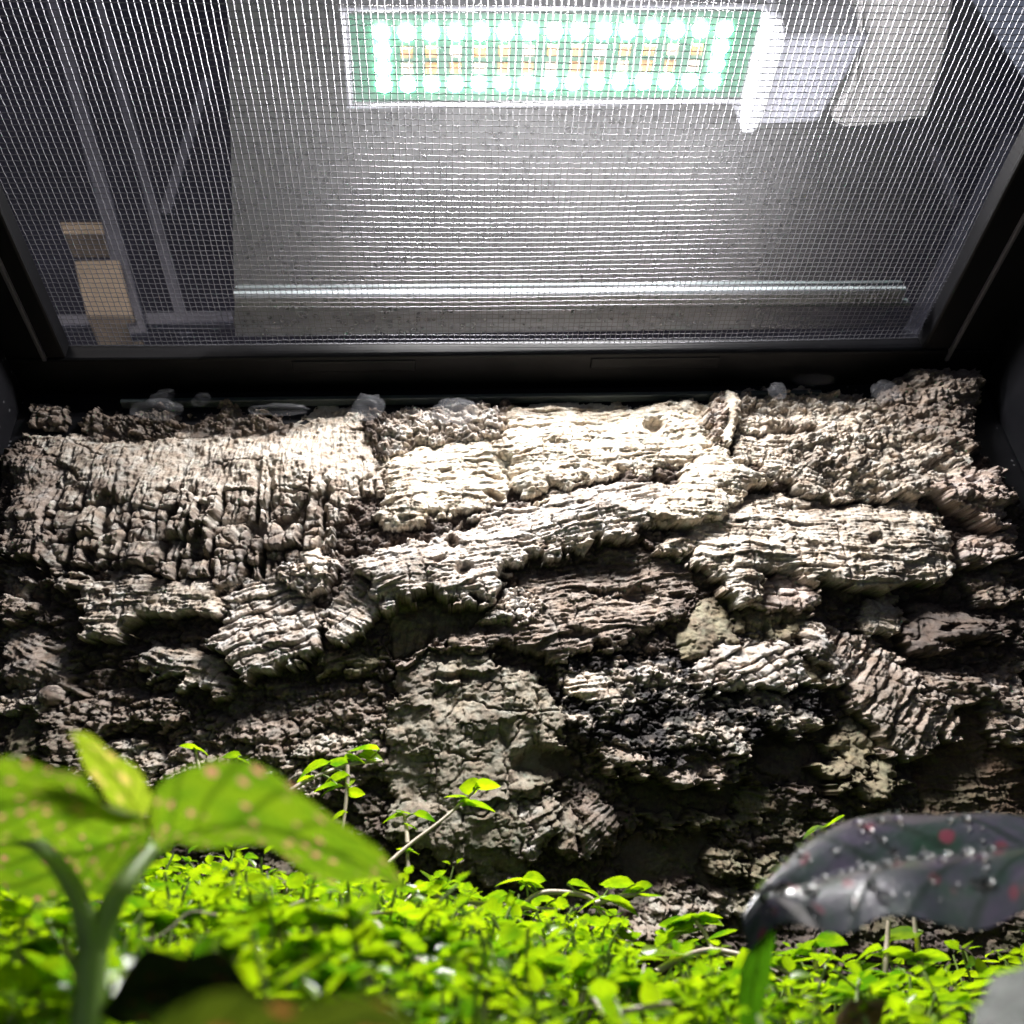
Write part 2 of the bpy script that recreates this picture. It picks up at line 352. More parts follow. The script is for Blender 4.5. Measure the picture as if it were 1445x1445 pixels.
prism('bracket', [LP(1.075, .30, .001), LP(1.30, .30, .001), LP(1.24, 1.38, .001), LP(1.06, 1.42, .001)], (0, 0, .02), M['grey'], lamp, .0015)
board = lbox('circuit_board', 0, 1, 0, 1, .0, .0013, M['pcb'])
def dome(c, r, h, n=12):
    V = []; Fc = []
    for k in range(3):
        a = k/2*math.pi/2*.8
        for j in range(n):
            q_ = 2*math.pi*j/n; V.append((c[0]+r*math.cos(a)*math.cos(q_), c[1]+r*math.cos(a)*math.sin(q_), c[2]-h*math.sin(a)))
    for k in range(2):
        for j in range(n): Fc.append((k*n+j, k*n+(j+1) % n, (k+1)*n+(j+1) % n, (k+1)*n+j))
    Fc.append(tuple(range(2*n, 3*n))); return V, Fc
V, Fc = dome((0, 0, 0), .0022, .00015, 8)
me = bpy.data.meshes.new('led'); me.from_pydata(V, [], Fc); me.materials.append(M['led'])
for p_ in me.polygons: p_.use_smooth = True
leds = []
for i in range(15): leds.append((.078+i*(.842/14), .20)); leds.append((.078+i*(.842/14), .80))
for u in (.078, .92): leds += [(u, .40), (u, .60)]
for (u, v) in leds:
    o = bpy.data.objects.new('led', me); COL.objects.link(o); o.parent = board; o.location = LP(u, v, -.0002)
    o.matrix_parent_inverse = Matrix.Translation(-Vector(lamp.location)) if False else Matrix.Identity(4)
def chipmesh(mat):
    s = .0016; h = .0007
    V = [(-s,-s,0),(s,-s,0),(s,s,0),(-s,s,0),(-s*.8,-s*.8,-h),(s*.8,-s*.8,-h),(s*.8,s*.8,-h),(-s*.8,s*.8,-h)]
    m = bpy.data.meshes.new('chip'); m.from_pydata(V, [], [(0,1,2,3),(7,6,5,4),(4,5,1,0),(5,6,2,1),(6,7,3,2),(7,4,0,3)]); m.materials.append(mat); return m
cm = [chipmesh(M['chip']), chipmesh(M['chipw'])]
for i in range(13):
    for v in (.41, .60):
        o = bpy.data.objects.new('chip', cm[1 if (i*7+int(v*10)) % 3 == 0 else 0]); COL.objects.link(o); o.parent = board
        o.location = LP(.138+i*(.842/14), v, -.0002)

# clamp body beside the lamp
zc = .322
cp = atZ([1216, 1219, 1206, 1178, 1190, 1250, 1310, 1335, 1356], [-60, 60, 120, 170, 181, 177, 166, 80, -60], [zc]*9)
cb = empty('clamp_body', tuple(cp.mean(0)), 'ivory plastic clamp body with a curved edge right of the lamp', 'clamp')
prism('shell', cp, (0, 0, .028), M['ivory'], cb, .0012)
lipc = atZ([1175, 1203, 1214, 1219, 1223, 1210, 1182], [168, 116, 55, -60, -60, 120, 176], [zc-.002]*7)
prism('lip', lipc, (0, 0, .003), M['ivory'], cb, .0004)

# rack, boards and blocks behind the lamp
def at_pts(pts, Y): return [atY(np.array(x), np.array(y), np.array(Y)) for x, y in pts]
rk = empty('metal_rack', tuple(atY(np.array(200.), np.array(430.), np.array(.40))), 'dull grey metal rack with a diagonal brace seen dimly through the mesh', 'rack')
def bar(name, a, b, wd, Y, mat, th=.006):
    A_, B_ = at_pts([a, b], Y); d = (B_-A_)/np.linalg.norm(B_-A_); s = np.cross(d, [0, 1, 0]); s /= np.linalg.norm(s)
    base = [A_-s*wd/2, A_+s*wd/2, B_+s*wd/2, B_-s*wd/2]
    prism(name, base, (0, th, 0), mat, rk, .0008)
bar('post', (196, 470), (58, -60), .010, .40, M['rack'])
bar('post', (262, 470), (122, -60), .007, .41, M['rack'])
bar('brace', (232, 300), (292, 110), .008, .415, M['rack'])
bar('shelf_bar', (60, 452), (330, 446), .010, .405, M['rack'])
bar('post', (1290, 470), (1430, 190), .012, .38, M['rack'])
bar('brace', (1352, 292), (1318, 205), .006, .39, M['rack'])
def block(name, pts, Y, dep, mat, label):
    b = at_pts(pts, Y); o = prism(name, b, (0, dep, 0), mat, None, .001); return tag(o, label, 'block')
block('wooden_block', [(104, 368), (168, 366), (188, 446), (122, 446)], .395, .03, M['wood'], 'larger tan wooden block behind the mesh in the upper left corner')
block('wooden_block', [(84, 313), (146, 313), (150, 330), (90, 330)], .43, .02, M['wood'], 'thin tan wooden strip above the larger block behind the mesh')
wl = box('rear_wall', -.6, .7, .62, .63, .1, 1.6, M['rackdark']); wl['kind'] = 'structure'

# ------------------------------------------------------------------ noise toolbox (numpy)
_perm = RNG.permutation(4096).astype(np.int64)
def hsh(i, j, s=0): return _perm[(i*131+_perm[(j*57+s*911) & 4095]) & 4095]
def perlin(x, y, s=0):
    xi = np.floor(x).astype(np.int64); yi = np.floor(y).astype(np.int64); xf = (x-xi).astype(np.float32); yf = (y-yi).astype(np.float32)
    u = xf*xf*xf*(xf*(xf*6-15)+10); v = yf*yf*yf*(yf*(yf*6-15)+10)
    def g(a, b):
        h = hsh(xi+a, yi+b, s).astype(np.float32)*(2*math.pi/4096); return np.cos(h)*(xf-a)+np.sin(h)*(yf-b)
    a = g(0, 0); b = g(1, 0); c_ = g(0, 1); d = g(1, 1)
    return (a+(b-a)*u+((c_+(d-c_)*u)-(a+(b-a)*u))*v)*1.5
def fbm(x, y, s=0, o=4, g=.5):
    r = 0; a = 1.
    for k in range(o): r = r+a*perlin(x*2**k, y*2**k, s+k); a *= g
    return r
def ridged(x, y, s=0, o=4, g=.55):
    r = 0; a = 1.
    for k in range(o): r = r+a*(1-2*np.abs(perlin(x*2**k, y*2**k, s+k))); a *= g
    return r
def worley(x, y, s=0):
    xi = np.floor(x).astype(np.int64); yi = np.floor(y).astype(np.int64)
    f1 = np.full(x.shape, 9., np.float32); f2 = f1.copy(); idd = np.zeros(x.shape, np.int64)
    for a in (-1, 0, 1):
        for b in (-1, 0, 1):
            h = hsh(xi+a, yi+b, s); px = xi+a+.1+.8*(h/4096.); py = yi+b+.1+.8*(_perm[(h+77) & 4095]/4096.)
            d = np.sqrt((x-px)**2+(y-py)**2).astype(np.float32); m = d < f1
            f2 = np.where(m, f1, np.minimum(f2, d)); idd = np.where(m, h, idd); f1 = np.where(m, d, f1)
    return f1, f2, idd/4096.
def rnd1(i, s): return hsh(i.astype(np.int64), i.astype(np.int64)*3+7, s)/4096.
def grooves(c_, sp, wd, s):
    """distance based V grooves at jittered spacing; returns depth mask 0..1 and column id"""
    q_ = c_/sp; i = np.floor(q_); best = np.full(c_.shape, 9., np.float32)
    for k in (-1, 0, 1):
        ln = i+k+.15+.7*rnd1(i+k, s); best = np.minimum(best, np.abs(q_-ln)*sp)
    idc = np.floor(q_ - .15-.7*rnd1(i, s))
    return np.exp(-(best/wd)**2), idc

# ------------------------------------------------------------------ cork bark relief
PALE = (.60, .54, .465); CREAM = (.70, .635, .53); GREY = (.58, .53, .48); TAN = (.44, .375, .325); PINK = (.55, .46, .41)
BROWN = (.30, .25, .212); DARK = (.135, .108, .094); BLACK = (.035, .031, .033); OLIVE = (.28, .25, .165); UMB = (.17, .12, .08); MOSS = (.33, .30, .24)
R_ = []
def reg(kind, h, poly, col, tt=0, tb=0, ang=0, sc=1.0, amp=1.0, edge=1.2, name=None, warp=1.0, mot=.35): R_.append(dict(kind=kind, h=h, poly=poly, col=col, tt=tt, tb=tb, ang=ang, sc=sc, amp=amp, edge=edge, warp=warp, mot=mot))
# recesses and low background pieces first, proud plates last
reg('knob', 2.0, [(15,625),(100,612),(300,605),(450,590),(560,580),(720,570),(1000,570),(1250,575),(1360,600),(1400,660),(1560,900),(1560,1500),(-150,1500),(-150,900)], DARK, sc=1.1, warp=1)
reg('knob', 4.5, [(330,955),(560,955),(548,1110),(330,1120),(260,1040)], BROWN, -2, 3, sc=1.0)
reg('rib', 2.5, [(540,845),(690,845),(660,905),(600,920),(550,935)], OLIVE, 0, 1, sc=1.3)
reg('smooth', .3, [(1055,1030),(1185,1030),(1195,1060),(1160,1115),(1080,1115),(1050,1075)], DARK)
reg('smooth', .5, [(870,1110),(1050,1095),(1070,1150),(900,1152)], DARK)
reg('smooth', .2, [(880,1180),(1010,1178),(1000,1245),(870,1255)], DARK)
reg('lam', 4, [(1300,985),(1460,930),(1460,1230),(1300,1170)], UMB, -2, 2, ang=4, sc=1.0, amp=.8)
reg('knob', 7, [(1370,960),(1460,930),(1460,1040),(1400,1050)], TAN, -2, 2, sc=.8)
reg('knob', 3.2, [(95,605),(130,577),(175,578),(200,585),(225,573),(260,585),(300,575),(330,573),(385,580),(420,590),(400,606),(330,612),(250,607),(150,614)], BROWN, -1, -1.5, sc=.7, warp=1.5)
reg('knob', 5, [(548,580),(600,563),(700,563),(718,590),(712,612),(600,628),(535,640),(530,590)], GREY, -2, -2.2, sc=.7, amp=.8, warp=1.5)
reg('knob', 6.5, [(980,560),(1030,548),(1035,600),(1010,628),(980,625)], TAN, -2, 1, sc=.6)
reg('knob', 6.5, [(1048,548),(1100,535),(1160,543),(1240,552),(1262,575),(1330,610),(1365,640),(1372,662),(1320,700),(1250,705),(1180,700),(1120,680),(1060,655),(1042,600)], PALE, -5, 3, sc=.75, amp=.9)
reg('rib', 8, [(18,600),(95,603),(150,607),(300,602),(400,597),(440,565),(460,553),(500,558),(515,600),(540,650),(545,690),(505,695),(480,735),(450,780),(380,815),(320,832),(250,815),(150,797),(60,797),(-5,782),(0,720)], PALE, -7, 2.5, sc=1.0, amp=1.25)
reg('rib', 9, [(18,602),(75,640),(79,660),(66,720),(73,742),(60,792),(-5,777),(6,700)], TAN, -6, 1.5, sc=.7, amp=.8)
reg('block', 4, [(37,563),(62,566),(93,570),(88,603),(34,598)], BROWN, -1, 1, sc=.8, warp=.4)
reg('lam', 6.5, [(535,640),(600,622),(712,608),(722,690),(690,716),(640,726),(600,738),(560,748),(525,735),(545,690)], CREAM, -4.0, 1.2, ang=2, sc=.75, amp=.7)
reg('lam', 7, [(712,575),(740,555),(790,547),(880,560),(940,560),(1000,553),(1005,642),(960,655),(900,660),(870,668),(830,676),(760,695),(722,690),(710,620)], CREAM, -5.5, .8, ang=3, sc=.75, amp=.65)
reg('smooth', 9, [(1030,545),(1050,545),(1051,580),(1031,626),(1017,626),(1030,590)], CREAM, -3, 1.5, warp=.4)
reg('lam', 8, [(1045,606),(1110,604),(1116,640),(1130,668),(1060,652),(1035,642)], PALE, -3, 1.5, ang=-12, sc=.6)
reg('lam', 9, [(1122,640),(1160,658),(1180,690),(1220,700),(1160,708),(1125,680)], PALE, -2, 2, ang=-25, sc=.6)
reg('lam', 6, [(-5,875),(40,880),(75,895),(97,920),(107,960),(115,978),(60,972),(-5,974)], TAN, -4, 1.5, ang=-28, sc=.45, amp=.6)
reg('knob', 6, [(-5,795),(25,800),(45,840),(52,868),(-5,874)], TAN, -3, 1.5, sc=.7)
reg('knob', 7.5, [(48,985),(110,975),(180,962),(215,1000),(185,1027),(115,1027),(127,1062),(110,1095),(60,1065),(50,1030)], BROWN, -4, 3, sc=.6)
reg('smooth', 7, [(20,1000),(50,998),(48,1075),(-5,1092),(-5,1045)], OLIVE, -1.5, 1.5)
reg('knob', 7, [(-5,975),(50,968),(55,1002),(-5,1005)], PALE, -3, 1.5, sc=.7)
reg('knob', 7, [(115,1035),(160,1040),(220,1060),(227,1080),(200,1112),(130,1102)], PALE, -3.5, 2, sc=.6)
reg('knob', 6.5, [(253,1015),(280,1010),(300,1035),(332,1040),(332,1112),(220,1112),(230,1080)], TAN, -3.5, 2.5, sc=.8)
reg('knob', 7, [(420,1035),(480,1020),(540,1030),(540,1045),(470,1060),(415,1075)], PALE, -3, 2, ang=15, sc=.6)
reg('knob', 7.5, [(370,1080),(420,1065),(440,1085),(445,1120),(370,1125)], PALE, -3, 2, sc=.6)
reg('lam', 8.5, [(183,922),(213,893),(235,907),(265,899),(290,907),(312,942),(327,972),(300,985),(280,960),(250,985),(200,962)], PALE, -5, 2.5, ang=-18, sc=.6)
reg('knob', 7, [(200,965),(250,960),(262,1000),(235,1025),(185,1010)], BROWN, -3, 2, sc=.7)
reg('lam', 6.5, [(440,925),(480,918),(540,912),(545,935),(500,945),(440,948)], OLIVE, -2, 2, ang=4)
reg('lam', 7, [(672,880),(682,852),(725,832),(740,800),(800,790),(900,757),(930,767),(978,790),(992,830),(962,862),(940,882),(880,905),(800,925),(760,932),(720,905),(670,930),(600,950),(560,962),(556,935),(600,917),(640,900)], BROWN, -5.5, 3.5, ang=7, sc=.8, amp=1.1, mot=.6)
reg('knob', 9, [(672,880),(682,852),(725,832),(760,838),(765,866),(720,875)], GREY, -3, 1.5, sc=.6)
reg('knob', 8, [(780,930),(880,912),(960,912),(985,950),(1050,970),(1160,970),(1182,1000),(1160,1032),(1060,1042),(1048,1092),(960,1105),(900,1085),(840,1055),(790,1005)], BLACK, -4, 4, sc=.75, amp=1.1, mot=.8)
reg('knob', 9.5, [(835,1050),(870,1048),(915,1075),(910,1098),(870,1090)], TAN, -2, 2, sc=.6)
reg('knob', 9.5, [(930,1080),(1000,1065),(1050,1070),(1048,1095),(960,1112)], TAN, -2, 2, sc=.6)
reg('lam', 9.5, [(800,947),(850,941),(875,972),(872,1002),(800,985)], PALE, -4, 2, ang=5, sc=.5)
reg('steps', 9.5, [(556,948),(600,918),(650,908),(700,932),(760,942),(772,962),(802,1012),(800,1042),(770,1062),(792,1100),(782,1182),(742,1242),(690,1252),(640,1232),(545,1185),(543,1032)], MOSS, -3, -2.5, sc=1.0)
reg('lam', 8, [(740,1130),(800,1120),(790,1170),(740,1200)], GREY, -3, 2, ang=28, sc=.6)
reg('rib', 7, [(790,1140),(815,1140),(822,1205),(790,1212),(775,1185)], TAN, -3, 2, sc=.6)
reg('lam', 8, [(822,1118),(855,1125),(882,1172),(852,1217),(822,1202)], BROWN, -3, 2, ang=40, sc=.6)
reg('lam', 6, [(888,1142),(960,1148),(1055,1152),(1052,1174),(960,1166),(895,1163)], OLIVE, -3, 2.5, ang=-2, sc=.7)
reg('lam', 6, [(1040,1115),(1085,1110),(1095,1160),(1045,1165)], OLIVE, -2.5, 2, ang=-6, sc=.6)
reg('lam', 7.5, [(990,1210),(1010,1188),(1062,1200),(1056,1232),(1010,1227)], OLIVE, -2.5, 1.5, ang=-8, sc=.5)
reg('knob', 8, [(1060,1215),(1102,1193),(1125,1240),(1092,1262),(1065,1240)], OLIVE, -3, 1.5, sc=.6)
reg('knob', 8.5, [(882,1312),(900,1283),(960,1262),(1010,1268),(1082,1240),(1062,1292),(980,1322),(920,1352),(878,1347)], PALE, -4, 1.0, sc=.6)
reg('smooth', 6.5, [(985,845),(1020,828),(1038,870),(1038,912),(1000,934),(965,928),(958,895)], OLIVE, -3.5, 2, warp=.5)
reg('rib', 7, [(1038,858),(1152,860),(1165,880),(1145,902),(1070,902),(1043,890)], OLIVE, -.5, -.5, sc=.9)
reg('block', 9, [(1040,850),(1062,833),(1085,815),(1110,803),(1152,828),(1154,862),(1080,864)], PINK, -2.5, 1, sc=.9)
reg('block', 10, [(978,942),(1000,920),(1030,900),(1062,893),(1130,905),(1142,930),(1152,962),(1100,972),(1040,967),(1000,978)], GREY, -5, 2.5, ang=22, sc=.8)
reg('lam', 10.5, [(1138,872),(1165,863),(1202,900),(1203,940),(1192,962),(1165,974),(1143,937)], GREY, -4, 2, ang=-48, sc=.7)
reg('smooth', 8.5, [(1132,925),(1165,938),(1172,965),(1145,972)], OLIVE, -2, 1)
reg('fan', 10, [(1165,868),(1212,888),(1282,918),(1275,930),(1385,962),(1372,1002),(1342,1052),(1282,1078),(1240,1052),(1215,1002),(1193,950)], TAN, -4, 2, ang=48, sc=.9)
reg('knob', 9, [(1300,945),(1370,938),(1392,965),(1360,1010),(1310,990)], BROWN, -3, 2, sc=.55)
reg('lam', 9.5, [(1213,866),(1262,833),(1282,850),(1282,890),(1230,902)], PALE, -3.5, 1, ang=-20, sc=.6)
reg('smooth', 9.5, [(1283,872),(1310,842),(1345,845),(1380,868),(1392,890),(1370,907),(1330,917),(1290,912)], DARK, -2.5, 2)
reg('knob', 6, [(1375,870),(1415,865),(1418,905),(1380,905)], DARK, -2, 2, sc=.5)
reg('smooth', 8, [(1168,1047),(1215,1000),(1247,1062),(1225,1087)], OLIVE, -2.5, 1)
reg('lam', 9.5, [(1148,1082),(1190,1053),(1222,1080),(1227,1102),(1185,1113)], OLIVE, -4, 1, ang=25, sc=.45)
reg('smooth', 9, [(1213,1117),(1240,1080),(1270,1053),(1278,1100),(1262,1132),(1235,1142)], OLIVE, -3.5, 1)
reg('knob', 9, [(400,790),(440,768),(462,768),(475,812),(440,842),(400,852),(365,832)], GREY, -3, 2, sc=.6)
reg('lam', 10, [(440,862),(480,830),(505,795),(540,850),(520,890),(508,897),(480,912),(463,892)], GREY, -5, 2, ang=-38, sc=.7)
reg('fan', 11, [(303,852),(332,813),(372,803),(420,835),(450,850),(452,872),(446,920),(400,937),(350,952),(320,947),(303,900)], GREY, -5.5, 2.5, ang=24, sc=.8)
reg('lam', 10.5, [(63,803),(140,809),(158,790),(225,815),(300,808),(317,828),(307,852),(300,866),(220,869),(190,879),(160,892),(140,907),(120,890),(100,850)], PALE, -5, 2.5, ang=-3, sc=.75)
reg('lam', 10.5, [(503,797),(540,770),(600,755),(640,740),(700,712),(760,692),(830,674),(900,668),(960,668),(988,664),(977,692),(945,702),(928,738),(900,747),(860,759),(800,772),(745,785),(705,800),(725,815),(700,835),(690,842),(640,845),(620,838),(600,830),(580,847),(545,852),(533,847),(513,836),(523,817),(503,812)], GREY, -6, 2.5, ang=13, sc=.95, amp=1.0)
reg('grid', 10.5, [(928,772),(960,742),(940,722),(960,702),(1000,702),(1040,692),(1100,682),(1150,692),(1200,702),(1260,702),(1300,692),(1332,722),(1352,750),(1349,800),(1342,817),(1290,822),(1250,837),(1235,837),(1190,827),(1150,830),(1110,802),(1085,802),(1075,832),(1042,862),(1030,842),(1012,820),(1000,800),(970,780)], PALE, -6, 3, ang=-3, sc=1.0)
reg('lam', 11, [(985,642),(1010,618),(1040,625),(1060,650),(1100,668),(1050,692),(1030,722),(990,737),(930,737),(918,715),(945,702),(962,670)], CREAM, -5, 1.5, ang=-6, sc=.5, amp=.5)
reg('smooth', 10.5, [(418,772),(445,763),(462,790),(456,802),(436,812),(423,797)], PALE, -2, 1, warp=.4)
reg('knob', 11, [(1318,685),(1365,660),(1415,648),(1427,700),(1420,742),(1370,722),(1345,712)], PINK, -4, 2, sc=.7)
reg('knob', 10, [(1363,762),(1400,740),(1440,725),(1450,760),(1432,802),(1390,807),(1358,792)], PINK, -4, 2, sc=.7)
reg('knob', 7, [(1350,800),(1430,790),(1440,850),(1380,850)], BROWN, -3, 2, sc=.7)
reg('knob', 8.5, [(1246,547),(1290,520),(1330,514),(1390,514),(1388,560),(1377,602),(1374,642),(1340,632),(1290,602),(1253,577)], BROWN, -2, 2, sc=1.5, amp=.6)

OH = .38                                     # scales hang downwards: relief is pushed down as it comes forward
GX = np.arange(XL+.0015, XR-.001, .00027); GZ = np.arange(.035, .2790, .00027)
X, Z = np.meshgrid(GX, GZ); xm = (X*1000).astype(np.float32); zm = (Z*1000).astype(np.float32)
shape = X.shape
H = np.full(shape, -2.0, np.float32); LAB = np.full(shape, -1, np.int32); COLR = np.zeros(shape+(3,), np.float32)
_c = worley(xm/4.2, zm/3.0, 140)[2]; _c2 = worley(xm/4.2, zm/3.0, 140)
wx = 2.0*fbm(xm/7, zm/7, 3, 5, .62)+1.6*(_c2[2]-.5); wz_ = 2.0*fbm(xm/7, zm/7, 31, 5, .62)+2.4*((_c2[2]*7.3) % 1-.5)
frac_w = worley((xm+2.5*fbm(xm/8, zm/8, 150, 3))/17, (zm+2.5*fbm(xm/8, zm/8, 160, 3))/13, 170); crackm = np.exp(-((frac_w[1]-frac_w[0])/.035)**2)*np.clip(.6+1.5*perlin(xm/12, zm/12, 180), 0, 1)
rough = fbm(xm/2.6, zm/2.6, 60, 4, .62); ridge = ridged(xm/3.4, zm/2.8, 70, 4, .58)
pits = worley(xm/1.5, zm/1.3, 80)[0]; pit_m = np.clip(fbm(xm/9, zm/9, 90, 3)*1.6-.25, 0, .8)
macro = 2.6*fbm(xm/30, zm/22, 95, 2, .5); bigm = fbm(xm/14, zm/11, 101, 4, .55); finem = fbm(xm/1.1, zm/1.1, 111, 3, .7); grit = ridged(xm/1.6, zm/1.3, 115, 3, .7); midm = fbm(xm/4.0, zm/3.2, 121, 4, .6)
def sdist(px, pz, poly):
    d = np.full(px.shape, 1e9, np.float32); ins = np.zeros(px.shape, bool); n = len(poly)
    for i in range(n):
        ax, az = poly[i]; bx, bz = poly[(i+1) % n]; ex_, ez_ = bx-ax, bz-az
        wxx = px-ax; wzz = pz-az; tt_ = np.clip((wxx*ex_+wzz*ez_)/(ex_*ex_+ez_*ez_+1e-9), 0, 1)
        d = np.minimum(d, (wxx-ex_*tt_)**2+(wzz-ez_*tt_)**2)
        c1 = (az > pz) != (bz > pz)
        if bz != az: ins ^= c1 & (px < ex_*(pz-az)/(bz-az)+ax)
    d = np.sqrt(d); return np.where(ins, d, -d)
def texture(kind, x, z, r, seed):
    a = math.radians(r['ang']); s_ = x*math.cos(a)+z*math.sin(a); t_ = -x*math.sin(a)+z*math.cos(a); k = r['sc']
    if kind in ('lam', 'grid', 'fan'):
        wv = fbm(s_/13, t_/7, seed, 3)*2.2*k + fbm(s_/4, t_/2.2, seed+5, 3)*.30*k
        if kind == 'fan': s_ = s_+.02*t_*t_*0
        per = (3.3 if kind != 'grid' else 3.9)*k
        tt_ = (t_+wv)/per; row = np.floor(tt_ + .35*perlin(s_/11, row0(tt_), seed+9)); fr = tt_-np.floor(tt_)
        led = (1-fr)**2.6
        t2 = (t_+wv*1.15)/(per*.36); fr2 = t2-np.floor(t2); led2 = (1-fr2)**1.8
        m = np.clip(.55+.9*perlin(s_/8, t_/4, seed+12), 0, 1.2)
        g, cid = grooves(s_+.6*perlin(s_/3, t_/2.5, seed+13)+fbm(s_/9, t_/6, seed+14)*1.3, (6.5 if kind != 'grid' else 6.0)*k, (.26 if kind != 'grid' else .42), seed+1)
        gm = np.clip(.2+1.7*perlin(cid*3.7+.5, t_/7, seed+15), 0, 1)
        g2, _ = grooves(s_+.5*perlin(s_/2, t_/2, seed+23), 2.1*k, .16, seed+2); gm2 = np.clip(1.5*perlin(s_/3, t_/3, seed+16), 0, 1)
        colh = (rnd1(cid, seed+3)-.5)*(.45 if kind != 'grid' else 1.1)
        rowh = (rnd1(np.floor(tt_), seed+4)-.5)*.7
        d = 1.05*led*m+.34*led2+.42*fbm(s_/9, t_/.75, seed+27, 3, .6)+.2*fbm(s_/2.2, t_/.5, seed+29, 2)+colh+rowh-g*gm*1.7-g2*gm2*.55
        # torn-out slots along a layer line
        sl = np.clip((perlin(s_/6, np.floor(tt_)*1.7, seed+18)-.42)*5, 0, 1)*np.clip((fr-.45)*6, 0, 1)*np.clip((1-fr)*8, 0, 1)
        d -= 1.6*sl
        if kind == 'fan':
            g3, c3 = grooves(t_+fbm(s_/9, t_/9, seed+19)*1.6, 5.5*k, .5, seed+6); d += -1.5*g3+(rnd1(c3, seed+7)-.5)*2.2
        return d
    if kind == 'rib':
        wv = fbm(x/6, z/14, seed, 3)*1.3+fbm(x/2, z/3, seed+2, 2)*.35
        low = np.clip((np.nanmean(z)-z+3*fbm(x/9, z/9, seed+50, 3))/11+.30, 0, 1)
        g, cid = grooves(x+wv, 7.2*k, .55*k, seed+1); g2, c2 = grooves(x+wv*1.1, 2.4*k, .26*k, seed+2)
        f1, f2, fid = worley((x+wv)/(3.9*k), z/(6.0*k), seed+3)
        zz = z+1.1*perlin(x/3, z/3, seed+6)+rnd1(cid, seed+7)*6
        h3, rid = grooves(zz, 9.5*k, .55*k, seed+8)
        d = -g*(.5+4.2*low)-g2*(.3+1.5*low)*np.clip(.5+perlin(x/4, z/9, seed+4), 0, 1)+(rnd1(cid, seed+5)-.5)*1.6*low
        d += low*((1-f1*f1)*.6-np.exp(-((f2-f1)/.1)**2)*.9+(fid-.5)*1.5-h3*1.9+(rnd1(rid+cid*17, seed+9)-.5)*4.6)
        vo_ = np.clip((.17-fid)*30, 0, 1)*np.clip((.62-f1)*5, 0, 1)*low; d -= 4.2*vo_
        d += (1-.6*low)*(.36*fbm((x+wv)/.7, z/7, seed+41, 3, .6))
        d += (1-low)*.12*np.sin((x+wv*1.5)*2*math.pi/1.05)*np.clip(.6+perlin(x/3, z/7, seed+10), 0, 1)
        return d
    if kind == 'knob':
        w1 = fbm(x/4, z/4, seed, 3)*1.0; w2 = fbm(x/4, z/4, seed+40, 3)*1.0
        d = 0
        for q_, (sc_, am) in enumerate(((6.5, 2.1), (3.1, 1.3), (1.5, .6))):
            f1, f2, fid = worley((x+w1)/(sc_*k*1.15), (z+w2)/(sc_*k*.9), seed+q_*3)
            d = d+am*((1-f1*1.25)*.5-np.exp(-((f2-f1)/.08)**2)*.55+(fid-.5)*1.25+.35*perlin((x+w1)/(sc_*k*.5)+fid*40, (z+w2)/(sc_*k*.35), seed+q_+60))
        return d
    if kind == 'block':
        a1 = fbm(s_/6, t_/6, seed, 3)*1.0
        g, cid = grooves(s_+a1, 5.2*k, .3, seed+1); g2, rid = grooves(t_+a1*.8+rnd1(cid, seed+6)*1.5, 4.2*k, .3, seed+2)
        return -g*1.5-g2*1.4+(rnd1(rid*13+cid, seed+3)-.5)*1.8+.4*fbm(s_/2, t_/2, seed+4, 3)
    if kind == 'steps':
        v = z+1.6*fbm(x/6, z/9, seed, 4)
        g, cid = grooves(x+fbm(x/5, z/9, seed+2)*1.4, 9*k, .45, seed+1); g2, c2 = grooves(x+fbm(x/4, z/7, seed+7)*.8, 3.6*k, .22, seed+5)
        vv = v+(rnd1(cid, seed+9)-.5)*5.0
        q_ = vv/6.0; i_ = np.floor(q_); ln = i_+.15+.7*rnd1(i_+cid*5, seed+21)
        up_ = (q_-ln)*6.0; up_ = np.where(up_ < 0, up_+6.0, up_)
        bid = np.floor(q_-.15-.7*rnd1(i_+cid*5, seed+21))
        led = np.exp(-np.abs(up_)/.8)*.7*np.clip(.4+perlin(x/4, z/4, seed+11), 0, 1)+(rnd1(bid*7+cid, seed+3)-.5)*2.6
        hh, _ = grooves(vv+.5, 2.3, .2, seed+6)
        f1, f2, fid = worley(x/2.6, z/2.1, seed+31); rm = np.clip(perlin(x/9, z/7, seed+33)*2.2, 0, 1)
        return led-1.7*g*np.clip(.4+1.2*perlin(cid*3.1, z/8, seed+8), 0, 1)-.6*g2*np.clip(.4+perlin(x/5, z/5, seed+12), 0, 1)-.35*hh*np.clip(perlin(x/4, z/3, seed+4)*2, 0, 1)+rm*((fid-.5)*1.4-1.0*np.exp(-((f2-f1)/.1)**2))
    if kind == 'smooth': return r['amp']*.8*fbm(x/7, z/6, seed, 4, .55)
def row0(t_): return np.floor(t_)
